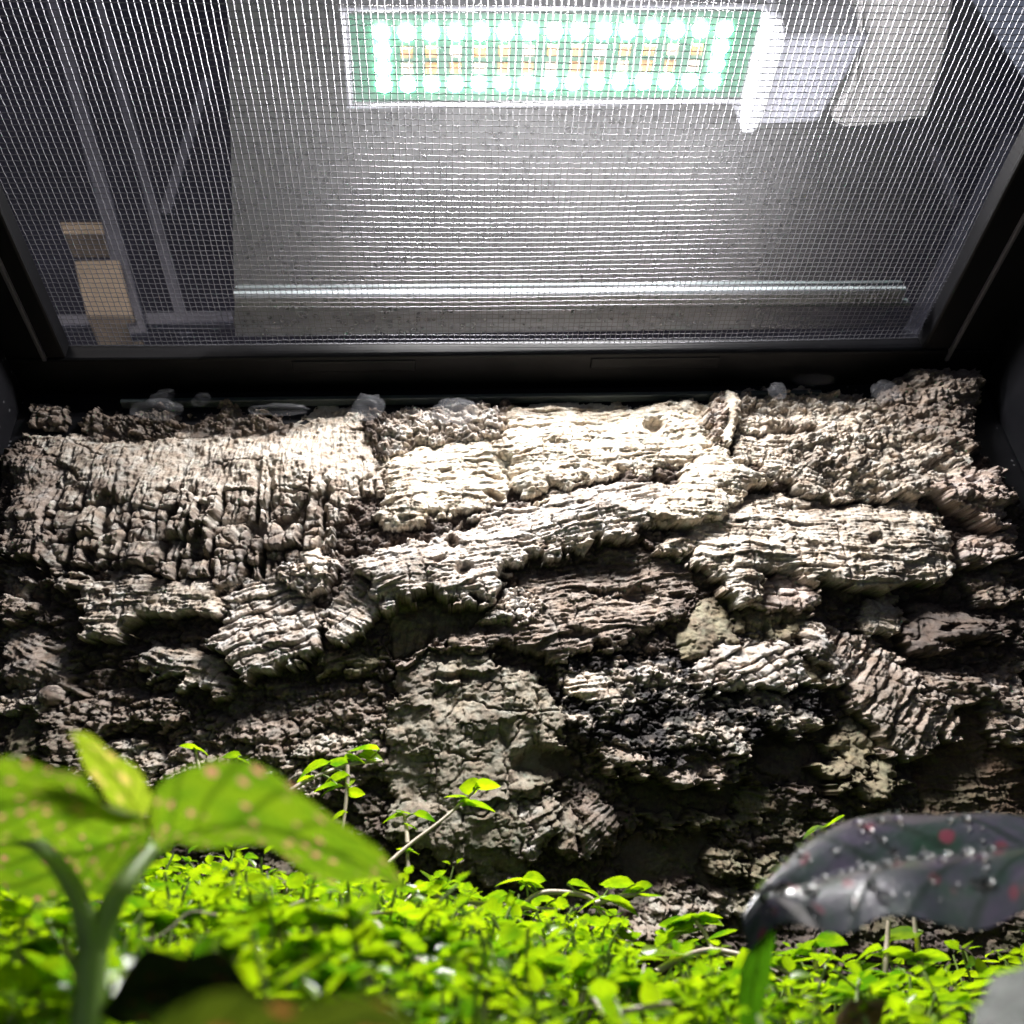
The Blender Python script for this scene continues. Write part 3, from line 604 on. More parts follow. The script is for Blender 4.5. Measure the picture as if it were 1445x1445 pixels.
for ri, r in enumerate(R_):
    ht = r['h'] if r['h'] < 8 else 8+(r['h']-8)*1.35; P = np.array(r['poly'], float)
    W = atY(P[:, 0], P[:, 1], np.full(len(P), YW-ht*.001))
    pw = W[:, [0, 2]]*1000; pw[:, 1] += OH*ht
    x0, x1, z0, z1 = pw[:, 0].min()-4, pw[:, 0].max()+4, pw[:, 1].min()-4, pw[:, 1].max()+4
    ii = np.where((GZ*1000 >= z0) & (GZ*1000 <= z1))[0]; jj = np.where((GX*1000 >= x0) & (GX*1000 <= x1))[0]
    if len(ii) < 3 or len(jj) < 3: continue
    sl = (slice(ii[0], ii[-1]+1), slice(jj[0], jj[-1]+1)); x = xm[sl]; z = zm[sl]
    sd = sdist(x+wx[sl]*r['warp'], z+wz_[sl]*r['warp'], pw)
    msk = sd > 0
    v = np.clip((pw[:, 1].max()-z)/(pw[:, 1].max()-pw[:, 1].min()), 0, 1)
    tex = texture(r['kind'], x, z, r, 200+ri*41)
    rg = {'smooth': .30, 'lam': .28, 'grid': .22, 'fan': .36, 'rib': .5, 'knob': .85, 'block': .45, 'steps': .38}[r['kind']]
    h = ht + r['tt']*(1-v)+r['tb']*v + tex*(r['amp'] if r['kind'] != 'smooth' else 1) + rg*(.55*rough[sl]+.35*(ridge[sl]-.8)) + .17*finem[sl] + .30*rg*(grit[sl]-.6)*np.clip(.55+.8*midm[sl], .1, 1)
    h = h - np.exp(-sd/.7)*r['edge'] - 1.6*crackm[sl]*(rg > .29) + 1.3*bigm[sl]*(ri > 0)
    h = h + 1.9*(1-np.exp(-np.maximum(sd, 0)/4.5)) - 1.2 + macro[sl]
    h = h - 1.1*pit_m[sl]*np.exp(-(pits[sl]/.28)**2)*rg
    H[sl] = np.where(msk, h, H[sl]); LAB[sl] = np.where(msk, ri, LAB[sl])
    c0 = np.array(r['col'], np.float32)
    stain = np.clip((bigm[sl]+.55*midm[sl]+.25*finem[sl])*1.5+.05, 0, 1)*r['mot']*1.6
    alt = np.array(DARK if r['col'] != BLACK else GREY, np.float32)
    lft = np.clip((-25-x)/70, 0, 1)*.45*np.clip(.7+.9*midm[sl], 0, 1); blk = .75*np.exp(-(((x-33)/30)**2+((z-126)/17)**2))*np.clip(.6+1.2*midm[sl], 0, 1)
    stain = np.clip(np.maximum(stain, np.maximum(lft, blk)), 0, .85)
    warm = (.12*midm[sl])[..., None]*np.array([1., .3, -.4], np.float32)
    if r['kind'] == 'rib' and r['sc'] == 1.0:
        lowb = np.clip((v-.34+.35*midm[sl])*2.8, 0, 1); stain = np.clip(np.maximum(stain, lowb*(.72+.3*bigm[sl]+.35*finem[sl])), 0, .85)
    if r['kind'] == 'rib' and r['sc'] <= 1.0: alt = np.array((.095, .072, .064), np.float32)
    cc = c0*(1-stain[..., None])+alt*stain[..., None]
    alg = (np.clip((175-z)/60, 0, 1)*np.clip(.25+1.3*bigm[sl]-.6*midm[sl], 0, 1)*.55)[..., None]; cc = cc*(1-alg)+np.array((.15, .15, .065), np.float32)*alg
    cc = np.clip(cc*(1+1.0*warm)*(1+.18*finem[sl][..., None]), .01, .9)
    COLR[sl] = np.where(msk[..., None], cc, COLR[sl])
# pits and holes
for (px, py, rx, rz, dep) in [(930,592,3.2,2.8,6),(1150,600,2.6,2.0,6),(1115,602,6,1.6,4),(640,762,1.6,2.2,5),(612,722,1.2,1.0,4),(655,800,2,2,4),(712,812,2.2,2.6,5),(935,738,2.6,1.6,4),(965,745,2.2,1.5,4),(1225,765,1.6,1.8,3),(1340,888,3.2,.8,3),(1075,810,1.8,1.8,5),(545,710,2.2,1.3,4),(560,765,2.4,1.2,5),(1330,655,3.5,3,7),(1250,620,1.2,3,3),(700,690,1.8,1.6,5),(820,895,3.2,1.5,4),(905,835,4,2,4),(960,835,2.5,1.5,3),(690,885,4,2.2,4),(850,832,3,.8,3),(150,838,.9,1.6,2.5),(640,955,6,1.5,3),(770,1075,6,4,7)]:
    w0 = atY(np.array(float(px)), np.array(float(py)), np.array(YW-.009))*1000; w0[2] += OH*9
    dd = ((xm-w0[0]+wx*.5)/rx)**2+((zm-w0[2]+wz_*.5)/rz)**2
    H -= dep*np.exp(-dd**2)
for (px, py, rr_) in [(68, 980, 2.6), (640, 905, 1.5)]:
    w0 = atY(np.array(float(px)), np.array(float(py)), np.array(YW-.009))*1000; w0[2] += OH*9
    d2 = (xm-w0[0])**2+(zm-w0[2])**2; H = np.where(d2 < rr_**2, np.maximum(H, 8+1.1*np.sqrt(np.maximum(rr_**2-d2, 0))+.2*finem), H)
H = np.where(LAB >= 0, np.maximum(H, .3), H)
# drop everything not covered by a piece of cork
VY = YW - H*.001
P3 = np.stack([X, VY, Z-OH*H*.001], -1).reshape(-1, 3); CC = COLR.reshape(-1, 3); lab = LAB
ny, nx = shape
idx = np.arange(ny*nx).reshape(ny, nx)
q00, q10, q01, q11 = idx[:-1, :-1], idx[:-1, 1:], idx[1:, :-1], idx[1:, 1:]
hh = np.stack([H[:-1, :-1], H[:-1, 1:], H[1:, :-1], H[1:, 1:]], -1); ll = np.stack([lab[:-1, :-1], lab[:-1, 1:], lab[1:, :-1], lab[1:, 1:]], -1)
fl = np.take_along_axis(ll, hh.argmax(-1)[..., None], -1)[..., 0]
quads = np.stack([q00, q10, q11, q01], -1)
bark = empty('cork_bark', (.023, YW-.004, .06), 'large pale layered slab of cork bark covering the back wall', 'cork bark')
for ri in range(len(R_)):
    f = quads[fl == ri].reshape(-1, 4)
    if len(f) < 30: continue
    u_, inv = np.unique(f, return_inverse=True)
    o = obj_np('bark_core' if ri == 0 else 'bark_plate', P3[u_], inv.reshape(-1, 4), M['cork'], bark, col=CC[u_])

# ------------------------------------------------------------------ silicone smears along the top of the bark
def blob(px, py, Y, rx, ry, rz, label, rot=0.):
    c_ = atY(np.array(float(px)), np.array(float(py)), np.array(Y)); V, Fc = sphere_np((0, 0, 0), 1, 18, 12)
    n_ = fbm(V[:, 0]*1.7+px, V[:, 1]*1.7+V[:, 2]*2+py, 5, 3); V = V*(1+.3*n_[:, None])*np.array([rx, ry, rz])
    ca, sa = math.cos(rot), math.sin(rot); V = np.stack([V[:, 0]*ca-V[:, 2]*sa, V[:, 1], V[:, 0]*sa+V[:, 2]*ca], -1)
    o = obj_np('silicone_smear', V+c_, Fc, M['silicone']); tag(o, label, 'silicone', 'silicone smears above the bark')
blob(228, 560, .220, .0035, .002, .002, 'small clear silicone smear on the black wall above the ribbed left bark', .5)
blob(285, 563, .220, .0028, .002, .002, 'second small silicone smear, just right of the first on the black wall', .6)
blob(222, 578, .218, .007, .003, .0028, 'long silicone bead behind the crumbly top edge of the left bark')
blob(520, 575, .215, .005, .003, .004, 'cloudy silicone lump right of the tall pointed bark tip')
blob(642, 580, .210, .006, .003, .004, 'glossy silicone blob on the dark crumbly bark at the top centre')
blob(1098, 552, .216, .003, .002, .0028, 'small silicone lump on the knobbly bark crest right of centre')
blob(1150, 536, .219, .006, .002, .0022, 'flat grey silicone smear on the wall behind the right bark crest')
blob(1250, 552, .216, .004, .002, .004, 'grey silicone patch against the brown corner chunk of bark', .5)
blob(395, 578, .219, .008, .002, .0016, 'thin pale silicone bead in the dip of the left bark edge')
pts = atY(np.array([68., 78, 90, 99, 97]), np.array([480., 496, 512, 520, 530]), np.full(5, .217))
v1, f1_ = tube_np(catmull(pts, 16), np.linspace(.0003, .0011, 16), 7)
pts = atY(np.array([98., 108, 119]), np.array([520., 518, 509]), np.full(3, .217)); v2, f2_ = tube_np(catmull(pts, 10), np.linspace(.0008, .0003, 10), 7)
V, Fc = joinm([(v1, f1_), (v2, f2_)]); o = obj_np('silicone_strand', V, Fc, M['silicone']); tag(o, 'forked white silicone strand hanging in the left rear corner', 'silicone')
# water drops on the right wall
parts = []
for i in range(70):
    yy = random.uniform(.14, .222); zz = random.uniform(.16, .262); r_ = random.choice([.0002, .00025, .0003, .0005])
    parts.append(sphere_np((XR-.0001, yy, zz), r_, 8, 5, (.6, 1, 1)))
V, Fc = joinm(parts); tag(obj_np('wall_droplets', V, Fc, M['water']), 'tiny water drops on the black right wall', 'water drops', None, 'stuff')

# ------------------------------------------------------------------ soil
def canopy_z(x, y):
    """height of the leaf carpet at tank position (x, y)"""
    xb = np.interp(x, CBX, CBZ); xf = np.interp(x, CFX, CFZ); k = (y-.10)/(.195-.10)
    return xf+(xb-xf)*np.clip(k, -1.2, 1.3)
pb = np.array([(-150,1205),(0,1212),(300,1222),(550,1240),(700,1262),(900,1300),(1050,1345),(1250,1352),(1445,1335),(1600,1335)], float)
pf = np.array([(-150,1290),(0,1285),(300,1285),(500,1295),(700,1345),(900,1395),(1100,1425),(1445,1445),(1600,1445)], float)
b_ = atY(pb[:, 0], pb[:, 1], np.full(len(pb), .195)); f_ = atY(pf[:, 0], pf[:, 1], np.full(len(pf), .10))
CBX, CBZ, CFX, CFZ = b_[:, 0], b_[:, 2], f_[:, 0], f_[:, 2]
sx_ = np.linspace(XL+.001, XR-.001, 90); sy_ = np.linspace(.035, YW-.001, 60); SX, SY = np.meshgrid(sx_, sy_)
SZ = canopy_z(SX, SY)-.017+.0025*fbm(SX*60, SY*60, 400, 4)
g = np.arange(90*60).reshape(60, 90); Fq = np.stack([g[:-1, :-1], g[:-1, 1:], g[1:, 1:], g[1:, :-1]], -1).reshape(-1, 4)
so = obj_np('soil', np.stack([SX, SY, SZ], -1), Fq, M['soil']); so['kind'] = 'structure'

# ------------------------------------------------------------------ leaf template and carpet
def leaf_template(nu=5, nv=2, wid=.62, droop=.25, fold=.18):
    us = np.linspace(0, 1, nu+1); vs = np.linspace(-1, 1, 2*nv+1); V = []
    for u in us:
        wv = wid*.5*(math.sin(math.pi*min(1, u**.75*.98+.02))**.8)
        for v in vs: V.append((u, v*wv, fold*abs(v)**1.4*wv-droop*u*u))
    n = 2*nv+1; Fc = []
    for i in range(nu):
        for j in range(n-1): Fc.append((i*n+j, i*n+j+1, (i+1)*n+j+1, (i+1)*n+j))
    return np.array(V), np.array(Fc)
LT = [leaf_template(5, 2, w_, d_, f_2) for w_, d_, f_2 in ((.72, .18, .25), (.62, .30, .30), (.82, .10, .12), (.68, -.08, .3))]
def rotm(az, tilt, roll):
    """leaf axis points to azimuth az, drops by tilt, rolls about its own axis"""
    Rz = np.array(Matrix.Rotation(az, 3, 'Z')); Ry = np.array(Matrix.Rotation(tilt, 3, 'Y')); Rx = np.array(Matrix.Rotation(roll, 3, 'X'))
    return Rz @ Ry @ Rx
parts = []; stems = []
rs = random.Random(5)
def carpet_sprig(x, y, top, n):
    base = top-rs.uniform(.006, .014); lean = np.array([rs.gauss(0, .35), rs.gauss(-.15, .35), 1.0]); lean /= np.linalg.norm(lean)
    L = top-base; p0 = np.array([x, y, base]); p1 = p0+lean*L
    mid_ = (p0+p1)/2+np.array([rs.gauss(0, .001), rs.gauss(0, .001), 0])
    stems.append(tube_np(catmull([p0, mid_, p1], 5), .00022, 5))
    az = rs.uniform(0, 6.28)
    for k in range(n):
        f = 1-k/(n+.5)*.85; p = p0+(p1-p0)*f; s_ = rs.uniform(.0020, .0048)*(.65 if k == 0 else 1.)
        for m_ in (0, math.pi):
            Vt, Ft = LT[rs.randrange(4)]
            Rm = rotm(az+m_+rs.gauss(0, .25), rs.gauss(-.05 if k else -.35, .3), rs.gauss(0, .35))
            parts.append((p+(Vt*s_) @ Rm.T + Rm[:, 0]*.0008, Ft))
        az += math.pi/2+rs.gauss(0, .2)
for i in range(1800):
    y = rs.uniform(.075, .212); x = rs.uniform(max(XL+.006, -.125*(.25+y*3.6)), min(XR-.006, .165*(.25+y*3.6)))
    top = float(canopy_z(np.array(x), np.array(y)))+rs.gauss(-.002, .0026)-(.003 if y < .12 else 0)
    thin = x > .028 and y > .135
    if thin and rs.random() < .68: continue
    if y > .2 and rs.random() < .5: continue
    carpet_sprig(x, y, top, rs.choice([2, 3, 3, 4]))
runners = []
for i in range(36):
    y = rs.uniform(.08, .2); x = rs.uniform(-.1, .12)*(.3+y*3.5); a_ = rs.uniform(0, 6.28); L_ = rs.uniform(.008, .022); P_ = []
    for k in range(5):
        xx = x+math.cos(a_)*L_*k/4; yy = y+math.sin(a_)*.5*L_*k/4; a_ += rs.gauss(0, .2)
        P_.append((xx, yy, float(canopy_z(np.array(xx), np.array(yy)))-.0025+.0015*math.sin(k*1.3+i)))
    runners.append(tube_np(catmull(P_, 14), rs.uniform(.00015, .00030), 6))
Vr, Fr = joinm(runners); rn = obj_np('pale_runners', Vr, Fr, M['stem']); tag(rn, 'pale bare runners threading through the carpet of tiny leaves', 'runners', None, 'stuff')
V, Fc = joinm(parts); cv = obj_np('leaf_carpet', V, Fc, M['leaf'])
tag(cv, 'dense low carpet of tiny bright green creeping leaves', 'ground cover', None, 'stuff')
V, Fc = joinm(stems); st = obj_np('carpet_stems', V, Fc, M['stemg']); tag(st, 'thin stems beneath the carpet of tiny leaves', 'ground cover', None, 'stuff')

# ------------------------------------------------------------------ single sprigs that stand clear of the carpet
LEAFMESH = [mesh_np('leaf', v_, f_3, M['leaf']) for v_, f_3 in LT]
def sprig(label, path, leaves, r=.0005, group='creeping sprigs above the carpet'):
    """path: [(px, py, depth)], leaves: [(px, py, length_mm, azimuth_deg, tilt_deg)] at the path's depth"""
    P = np.array(path, float); W = atY(P[:, 0], P[:, 1], P[:, 2])
    t = empty('creeping_sprig', tuple(W[0]), label, 'sprig', group)
    pts = catmull(W, max(8, 5*len(W))); V, Fc = tube_np(pts, np.linspace(r, r*.6, len(pts)), 7)
    obj_np('stem', V, Fc, M['stem'], t)
    pp = np.stack([np.interp(np.linspace(0, 1, 80), np.linspace(0, 1, len(pts)), pts[:, k]) for k in range(3)], -1)
    rel = pp-np.array([0, 0, CZ]); prj = np.stack([C+F*(rel@RT)/(rel@FW), C-F*(rel@UP)/(rel@FW)], -1)
    for (lx, ly, ln, az, ti) in leaves:
        k = ((prj-np.array([lx, ly]))**2).sum(1).argmin(); att = pp[k]; tgt = atY(np.array(float(lx)), np.array(float(ly)), np.array(att[1]))
        Rm = rotm(math.radians(az), math.radians(ti), rs.gauss(0, .25)); s_ = ln*.001
        base = tgt-Rm[:, 0]*s_*.45
        o = bpy.data.objects.new('leaf', LEAFMESH[rs.randrange(4)]); COL.objects.link(o); o.parent = t
        m4 = Matrix.Identity(4)
        for a_ in range(3):
            for b2 in range(3): m4[a_][b2] = Rm[a_][b2]*s_
            m4[a_][3] = base[a_]
        o.matrix_parent_inverse = Matrix.Translation(-Vector(t.location)); o.matrix_basis = m4
        if np.linalg.norm(base-att) > .0009:
            v_, f_4 = tube_np(catmull([att, (att+base)/2+np.array([0, 0, .0003]), base], 5), .00022, 5); obj_np('petiole', v_, f_4, M['stemg'], t)
D = .195
sprig('small sprig against the dark bark left of the spotted leaf top', [(285,1110,D),(280,1080,D),(276,1062,D)], [(268,1056,4.2,185,-5),(284,1058,3.6,10,10)])
sprig('little sprig just behind the top of the big spotted leaf', [(330,1120,D),(333,1090,D),(335,1070,D)], [(328,1066,4,200,0),(344,1072,4,-10,15)])
sprig('pale stem with three leaf tiers climbing right, left of the blocky bark column', [(395,1125,.19),(430,1103,.192),(465,1088,.195),(500,1078,.197),(540,1074,.197)],
      [(446,1080,6.5,175,8),(478,1076,4.5,200,-5),(500,1070,5.5,-20,5),(515,1056,7,200,0),(522,1066,5.5,-15,10),(475,1098,6,190,10),(432,1098,4,160,5),(493,1100,4,-80,30),(460,1110,5,190,10)])
sprig('drooping branch of small leaves below the three tiered stem', [(490,1080,.196),(490,1110,.196),(486,1150,.196),(482,1180,.196)], [(470,1112,5,190,10),(500,1120,4,0,10),(478,1150,4,185,15)])
sprig('lone brown stem leaning right with four lime leaves before the bark column', [(548,1218,.19),(580,1190,.192),(620,1160,.194),(655,1130,.196),(668,1118,.196)],
      [(645,1124,5,185,-8),(658,1133,4,-10,-10),(676,1137,6.5,-8,8),(664,1110,5,200,5),(686,1108,5.5,-10,-4)], .00045)
sprig('tiny dim sprig low on the blocky bark column', [(575,1190,.197),(573,1165,.198),(570,1150,.198)], [(556,1152,4.5,190,5),(570,1146,4,30,-10),(578,1164,3.6,-20,10),(598,1150,4.6,10,5)])
sprig('single leaf pair beside the lone brown stem', [(576,1225,.195),(575,1205,.195)], [(572,1200,3.4,180,0),(580,1200,3,0,0)])
sprig('leaf pair poking up behind the wet dark leaf', [(1180,1200,.19),(1172,1182,.19),(1164,1172,.19)], [(1149,1170,5.2,175,8),(1178,1161,5.6,12,-22)])
sprig('pale runner lying across the carpet below the bark column', [(610,1262,.185),(640,1272,.185),(690,1276,.185),(740,1281,.185),(790,1284,.185)],
      [(615,1258,7,185,5),(645,1250,7,30,-20),(668,1262,7,0,0),(700,1264,5,180,0),(735,1276,6.5,-10,5),(768,1272,4.5,160,0),(655,1290,5,200,10)], .0006)
sprig('pink runner arching in front of the dark hollow', [(735,1280,.19),(760,1262,.19),(790,1259,.19),(830,1266,.19),(850,1290,.19),(870,1320,.188),(905,1352,.186)],
      [(722,1242,6,185,0),(752,1240,4.5,10,0),(748,1247,5,0,10),(815,1246,4.4,0,0),(838,1270,6.5,190,5),(850,1282,5,-20,10),(862,1300,5,190,10),(846,1318,6.5,180,5),(870,1318,6,0,5)], .0006)
sprig('short runner ending in a leaf rosette before the dark hollow', [(840,1275,.187),(870,1266,.187),(900,1262,.187),(910,1260,.187)],
      [(873,1250,6.5,175,0),(872,1272,7.5,10,8),(905,1255,5,20,-10),(912,1266,5.5,-20,12),(895,1256,4,170,0)], .00055)
sprig('upright sprig with four leaves beside the pale low bark chunk', [(935,1350,.18),(955,1322,.181),(962,1310,.181)], [(952,1306,5.5,190,5),(968,1318,5,-10,0),(946,1322,6,185,12),(975,1300,5,10,-5),(995,1296,5.5,15,-5)])
sprig('forked stem with toothed lime leaves right of the pale bark chunk', [(1008,1345,.178),(995,1318,.18),(982,1300,.18)], [(968,1297,6,185,0),(988,1291,5,30,-12),(1000,1293,4.6,0,0),(960,1306,5.6,190,10),(1018,1322,6.2,10,-10)])
sprig('long pale runner arching under the wet leaf tip', [(925,1372,.17),(960,1352,.172),(1003,1341,.174),(1050,1349,.172),(1090,1362,.17),(1130,1385,.168),(1160,1420,.165)],
      [(940,1350,6.5,190,5),(1006,1362,4,-90,40),(1075,1372,7,170,10),(1105,1360,7,0,0),(1122,1344,8,10,-6),(1138,1376,7.5,190,5),(1165,1400,7,0,10)], .0006)
sprig('upright leafy stem under the left half of the wet leaf', [(1152,1420,.165),(1152,1380,.166),(1148,1335,.168)], [(1130,1340,7.5,190,5),(1166,1328,6.5,15,-8),(1132,1358,6.5,195,10),(1166,1350,6,0,5),(1140,1396,7,190,5),(1172,1400,7,-5,0)], .0006)
sprig('translucent upright stem below the droplets of the wet leaf', [(1235,1430,.165),(1248,1370,.166),(1252,1330,.167),(1254,1300,.167)], [(1224,1342,6,190,5),(1268,1345,7,0,0),(1222,1366,6,185,10),(1226,1380,7,180,5),(1270,1380,7,0,8)], .0006)
sprig('tall thin stem right of the droplets below the wet leaf', [(1306,1440,.165),(1302,1380,.166),(1294,1330,.167),(1290,1295,.167)], [(1274,1318,7,170,0),(1306,1352,7.5,5,-5),(1310,1375,5.5,0,5),(1288,1388,6.5,185,5)], .0006)
sprig('large lime leaf cluster low under the wet leaf', [(1180,1440,.155),(1200,1410,.156),(1225,1395,.157)], [(1190,1402,8,185,0),(1240,1398,9,5,-8),(1258,1393,8,0,-5),(1210,1390,7,170,0),(1225,1415,8,-10,5)], .0006)
sprig('leafy stem at the right edge of the carpet under the grey leaf', [(1330,1440,.15),(1360,1415,.151),(1395,1385,.152)], [(1340,1420,8,190,5),(1365,1405,8,170,0),(1385,1395,7,0,0),(1400,1378,6,10,-5),(1375,1428,8,0,5),(1420,1368,6,0,0)], .0006)
# nearer, larger looking sprigs
near = [(40,1290,.11),(95,1310,.10),(215,1300,.12),(270,1290,.125),(330,1290,.12),(395,1300,.105),(440,1290,.10),(500,1300,.10),(520,1345,.09),(470,1375,.085),(430,1335,.095),(560,1330,.11),(620,1330,.12),(660,1350,.11),(720,1330,.13),(770,1360,.12),(690,1395,.10),(830,1370,.13),(890,1390,.13),(960,1405,.125),(1040,1395,.13),(1110,1415,.12),(330,1340,.09),(60,1380,.09),(30,1340,.1)]
for i, (px, py, dp) in enumerate(near):
    n_ = 5; lv = []
    for k in range(n_):
        a_ = rs.uniform(0, 360); lv.append((px+rs.uniform(-22, 22)*.1/dp, py+rs.uniform(-10, 14)*.1/dp, rs.uniform(4.2, 5.8), a_, rs.gauss(-5, 16)))
    sprig('lime green leaf tuft rising from the leafy carpet', [(px+rs.uniform(-10, 10), py+45, dp), (px+rs.uniform(-6, 6), py+18, dp), (px, py, dp)], lv, .0004, 'leaf tufts rising from the carpet')

# ------------------------------------------------------------------ big leaves
def big_leaf(name, mid, lo, hi, mat, parent, nu=28, nv=8, belly=.0, ripple=.0006, seed=1, thick=.0003):
    """mid, lo, hi: polylines of (px, py, depth); the blade spans lo - mid - hi"""
    def cv_(p): p = np.array(p, float); return catmull(atY(p[:, 0], p[:, 1], p[:, 2]), nu)
    Mi, Lo, Hi = cv_(mid), cv_(lo), cv_(hi); V = []; uv = []
    for j in range(2*nv+1):
        t_ = j/nv-1
        E_ = Lo if t_ < 0 else Hi; a_ = abs(t_)
        q_ = Mi*(1-a_)+E_*a_; q_ = q_+np.array([0, 0, 1.])*belly*4*a_*(1-a_)
        u_ = np.linspace(0, 1, nu); q_[:, 2] += ripple*a_*np.sin(u_*17+seed+t_*3)
        V.append(q_); uv.append(np.stack([u_, np.full(nu, .5+.5*t_)], -1))
    V = np.array(V).reshape(-1, 3); uv = np.array(uv).reshape(-1, 2); g = np.arange((2*nv+1)*nu).reshape(2*nv+1, nu)
    Fq = np.stack([g[:-1, :-1], g[:-1, 1:], g[1:, 1:], g[1:, :-1]], -1).reshape(-1, 4)
    o = obj_np(name, V, Fq, mat, parent, uv=uv)
    return o, V.reshape(2*nv+1, nu, 3)
def stalk(name, path, r0, r1, parent, mat):
    P = np.array(path, float); pts = catmull(atY(P[:, 0], P[:, 1], P[:, 2]), 20); V, Fc = tube_np(pts, np.linspace(r0, r1, 20), 10); return obj_np(name, V, Fc, mat, parent)
d0 = .075
pk = empty('spotted_plant', tuple(atY(np.array(122.), np.array(1500.), np.array(d0))), 'out of focus plant with yellow green pink spotted leaves at the left front', 'plant')
stalk('stem', [(118,1520,d0),(124,1420,d0),(130,1340,d0),(126,1310,d0)], .00115, .001, pk, M['stemp'])
stalk('petiole', [(128,1350,d0),(120,1300,d0-.001),(108,1262,d0-.001),(80,1218,d0-.001),(40,1184,d0+.001),(-20,1165,d0+.003)], .0009, .0005, pk, M['stemp'])
stalk('petiole', [(130,1350,d0),(148,1300,d0),(170,1255,d0),(200,1215,d0+.002),(235,1188,d0+.004)], .001, .0007, pk, M['stemp'])
o, _ = big_leaf('leaf', [(222,1196,d0-.003),(270,1178,d0-.006),(330,1167,d0-.008),(400,1176,d0-.008),(470,1203,d0-.005),(530,1232,d0-.002),(572,1252,d0)],
         [(222,1198,d0-.003),(250,1196,d0-.003),(290,1190,d0-.002),(370,1200,d0),(440,1232,d0+.002),(520,1246,d0+.001),(572,1252,d0)],
         [(218,1190,d0-.003),(212,1140,d0-.010),(250,1082,d0-.016),(330,1078,d0-.018),(430,1118,d0-.014),(520,1188,d0-.008),(572,1252,d0)], M['polka'], pk, seed=2, ripple=.0004)
o['label'] = 'large arching lime leaf with pink spots'
big_leaf('leaf', [(205,1160,d0-.006),(150,1135,d0-.008),(80,1128,d0-.010),(-20,1140,d0-.010),(-90,1165,d0-.008)],
         [(205,1160,d0-.006),(150,1160,d0-.003),(80,1175,d0-.002),(-20,1190,d0-.002),(-90,1165,d0-.008)],
         [(205,1160,d0-.006),(140,1125,d0-.014),(85,1082,d0-.018),(-10,1080,d0-.018),(-90,1165,d0-.008)], M['polka'], pk, seed=5, ripple=.0003)
o, _ = big_leaf('leaf', [(212,1172,d0+.001),(170,1185,d0+.004),(130,1200,d0+.007),(90,1205,d0+.010),(20,1190,d0+.014),(-60,1195,d0+.017)],
         [(212,1172,d0+.001),(196,1235,d0+.003),(140,1266,d0+.008),(105,1258,d0+.012),(20,1265,d0+.016),(-60,1195,d0+.017)],
         [(212,1172,d0+.001),(180,1150,d0-.002),(120,1142,d0-.001),(60,1148,d0+.002),(0,1170,d0+.008),(-60,1195,d0+.017)], M['polka'], pk, seed=9, ripple=.0003)
o['label'] = 'broad drooping leaf in front of the stem fork'
o, _ = big_leaf('leaf', [(203,1152,d0+.001),(178,1118,d0-.003),(148,1078,d0-.007),(120,1052,d0-.010),(98,1030,d0-.012)],
         [(203,1152,d0+.001),(168,1143,d0-.001),(134,1105,d0-.004),(112,1062,d0-.008),(98,1030,d0-.012)],
         [(206,1152,d0+.001),(215,1120,d0-.005),(188,1083,d0-.009),(142,1048,d0-.011),(98,1030,d0-.012)], M['young'], pk, seed=3, ripple=.0002)
o['label'] = 'narrow pale young leaf pointing up'
dk = .06
lf, _ = big_leaf('leaf', [(150,1560,.050),(300,1500,.049),(420,1480,.049),(540,1490,.049),(700,1530,.050)],
         [(150,1560,.050),(300,1590,.060),(420,1600,.062),(540,1590,.060),(700,1530,.050)],
         [(150,1560,.050),(220,1432,.043),(370,1409,.042),(520,1416,.043),(700,1530,.050)], M['dim'], pk, seed=4, ripple=.0003)
lf['label'] = 'blurred olive leaf with pink blotches across the bottom edge'
lf, _ = big_leaf('leaf', [(140,1430,.066),(200,1395,.067),(270,1385,.067),(330,1395,.066),(385,1425,.065)],
         [(140,1430,.066),(200,1450,.072),(270,1458,.073),(330,1450,.072),(385,1425,.065)],
         [(140,1430,.066),(190,1356,.060),(265,1340,.058),(330,1360,.060),(385,1425,.065)], M['darkleaf'], pk, seed=6, ripple=.0003)
lf['label'] = 'dark green lower leaf'
# dark wet leaf on the right
dw = .105
wp = empty('wet_leaf_plant', tuple(atY(np.array(1470.), np.array(1330.), np.array(dw))), 'dark glossy leaf beaded with water drooping in from the right edge', 'plant')
lf, G = big_leaf('leaf', [(1600,1225,dw),(1480,1205,dw+.002),(1390,1210,dw+.002),(1300,1225,dw),(1210,1245,dw-.003),(1130,1275,dw-.006),(1080,1308,dw-.008),(1056,1342,dw-.008)],
         [(1600,1225,dw),(1480,1275,dw-.010),(1400,1303,dw-.014),(1330,1304,dw-.015),(1250,1296,dw-.014),(1185,1311,dw-.014),(1110,1306,dw-.011),(1056,1342,dw-.008)],
         [(1600,1225,dw),(1480,1180,dw+.010),(1400,1163,dw+.014),(1320,1156,dw+.014),(1230,1162,dw+.012),(1150,1198,dw+.006),(1090,1270,dw-.003),(1056,1342,dw-.008)], M['wet'], wp, seed=2, ripple=.0004, belly=.0028)
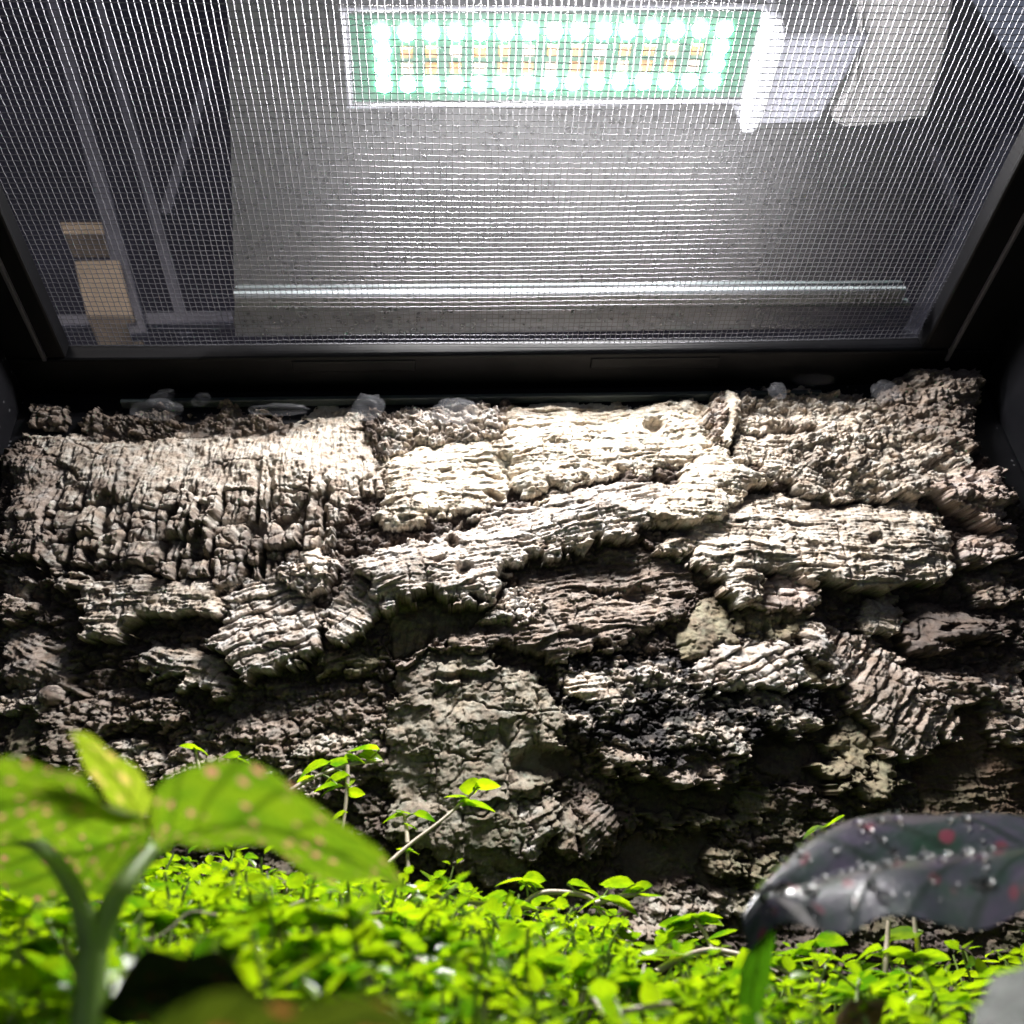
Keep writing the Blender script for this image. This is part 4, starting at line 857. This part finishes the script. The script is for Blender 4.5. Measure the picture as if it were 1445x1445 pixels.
tip, _ = big_leaf('leaf_tip', [(1078,1312,dw-.007),(1068,1360,dw-.007),(1060,1410,dw-.0075),(1052,1480,dw-.008)],
         [(1056,1338,dw-.008),(1044,1375,dw-.009),(1042,1420,dw-.0095),(1050,1480,dw-.008)],
         [(1094,1312,dw-.005),(1088,1370,dw-.004),(1076,1420,dw-.005),(1054,1480,dw-.008)], M['blade'], wp, seed=1, ripple=.0001)
tip['label'] = 'bright green curled tip hanging down'
stalk('petiole', [(1600,1226,dw),(1640,1300,dw),(1650,1420,dw)], .001, .0014, wp, M['stemg'])
parts = []
for i in range(150):
    a_ = rs.randrange(1, G.shape[0]-1); b2 = rs.randrange(7, G.shape[1]-3); f_5 = rs.random()
    p = G[a_, b2]*(1-f_5)+G[a_, b2+1]*f_5; r_ = rs.choice([.00018, .00022, .00028, .0004, .0006])
    parts.append(sphere_np((p[0], p[1], p[2]+.0002), r_, 8, 6, (1, 1, .75)))
V, Fc = joinm(parts); dr = obj_np('water_beads', V, Fc, M['water'], wp); dr['kind'] = 'stuff'
dc = .06
lf, _ = big_leaf('leaf', [(1370,1480,dc),(1400,1430,dc+.001),(1440,1400,dc+.002),(1500,1385,dc+.002)],
         [(1370,1480,dc),(1420,1470,dc-.003),(1460,1450,dc-.003),(1500,1385,dc+.002)],
         [(1370,1480,dc),(1380,1415,dc+.004),(1415,1375,dc+.006),(1500,1330,dc+.006)], M['greyleaf'], None, seed=1, ripple=.0002)
lf.name = 'corner_leaf'; tag(lf, 'blurred grey green leaf in the bottom right corner', 'leaf')
db = .10
lf, _ = big_leaf('leaf', [(1185,1470,db),(1205,1440,db),(1228,1424,db),(1252,1412,db)],
         [(1185,1470,db),(1215,1462,db-.002),(1240,1446,db-.002),(1252,1412,db)],
         [(1185,1470,db),(1180,1432,db+.002),(1210,1412,db+.003),(1252,1412,db)], M['brownleaf'], None, seed=1, ripple=.0001)
lf.name = 'withered_leaf'; tag(lf, 'small withered orange brown leaf at the bottom edge right of the green tip', 'leaf')
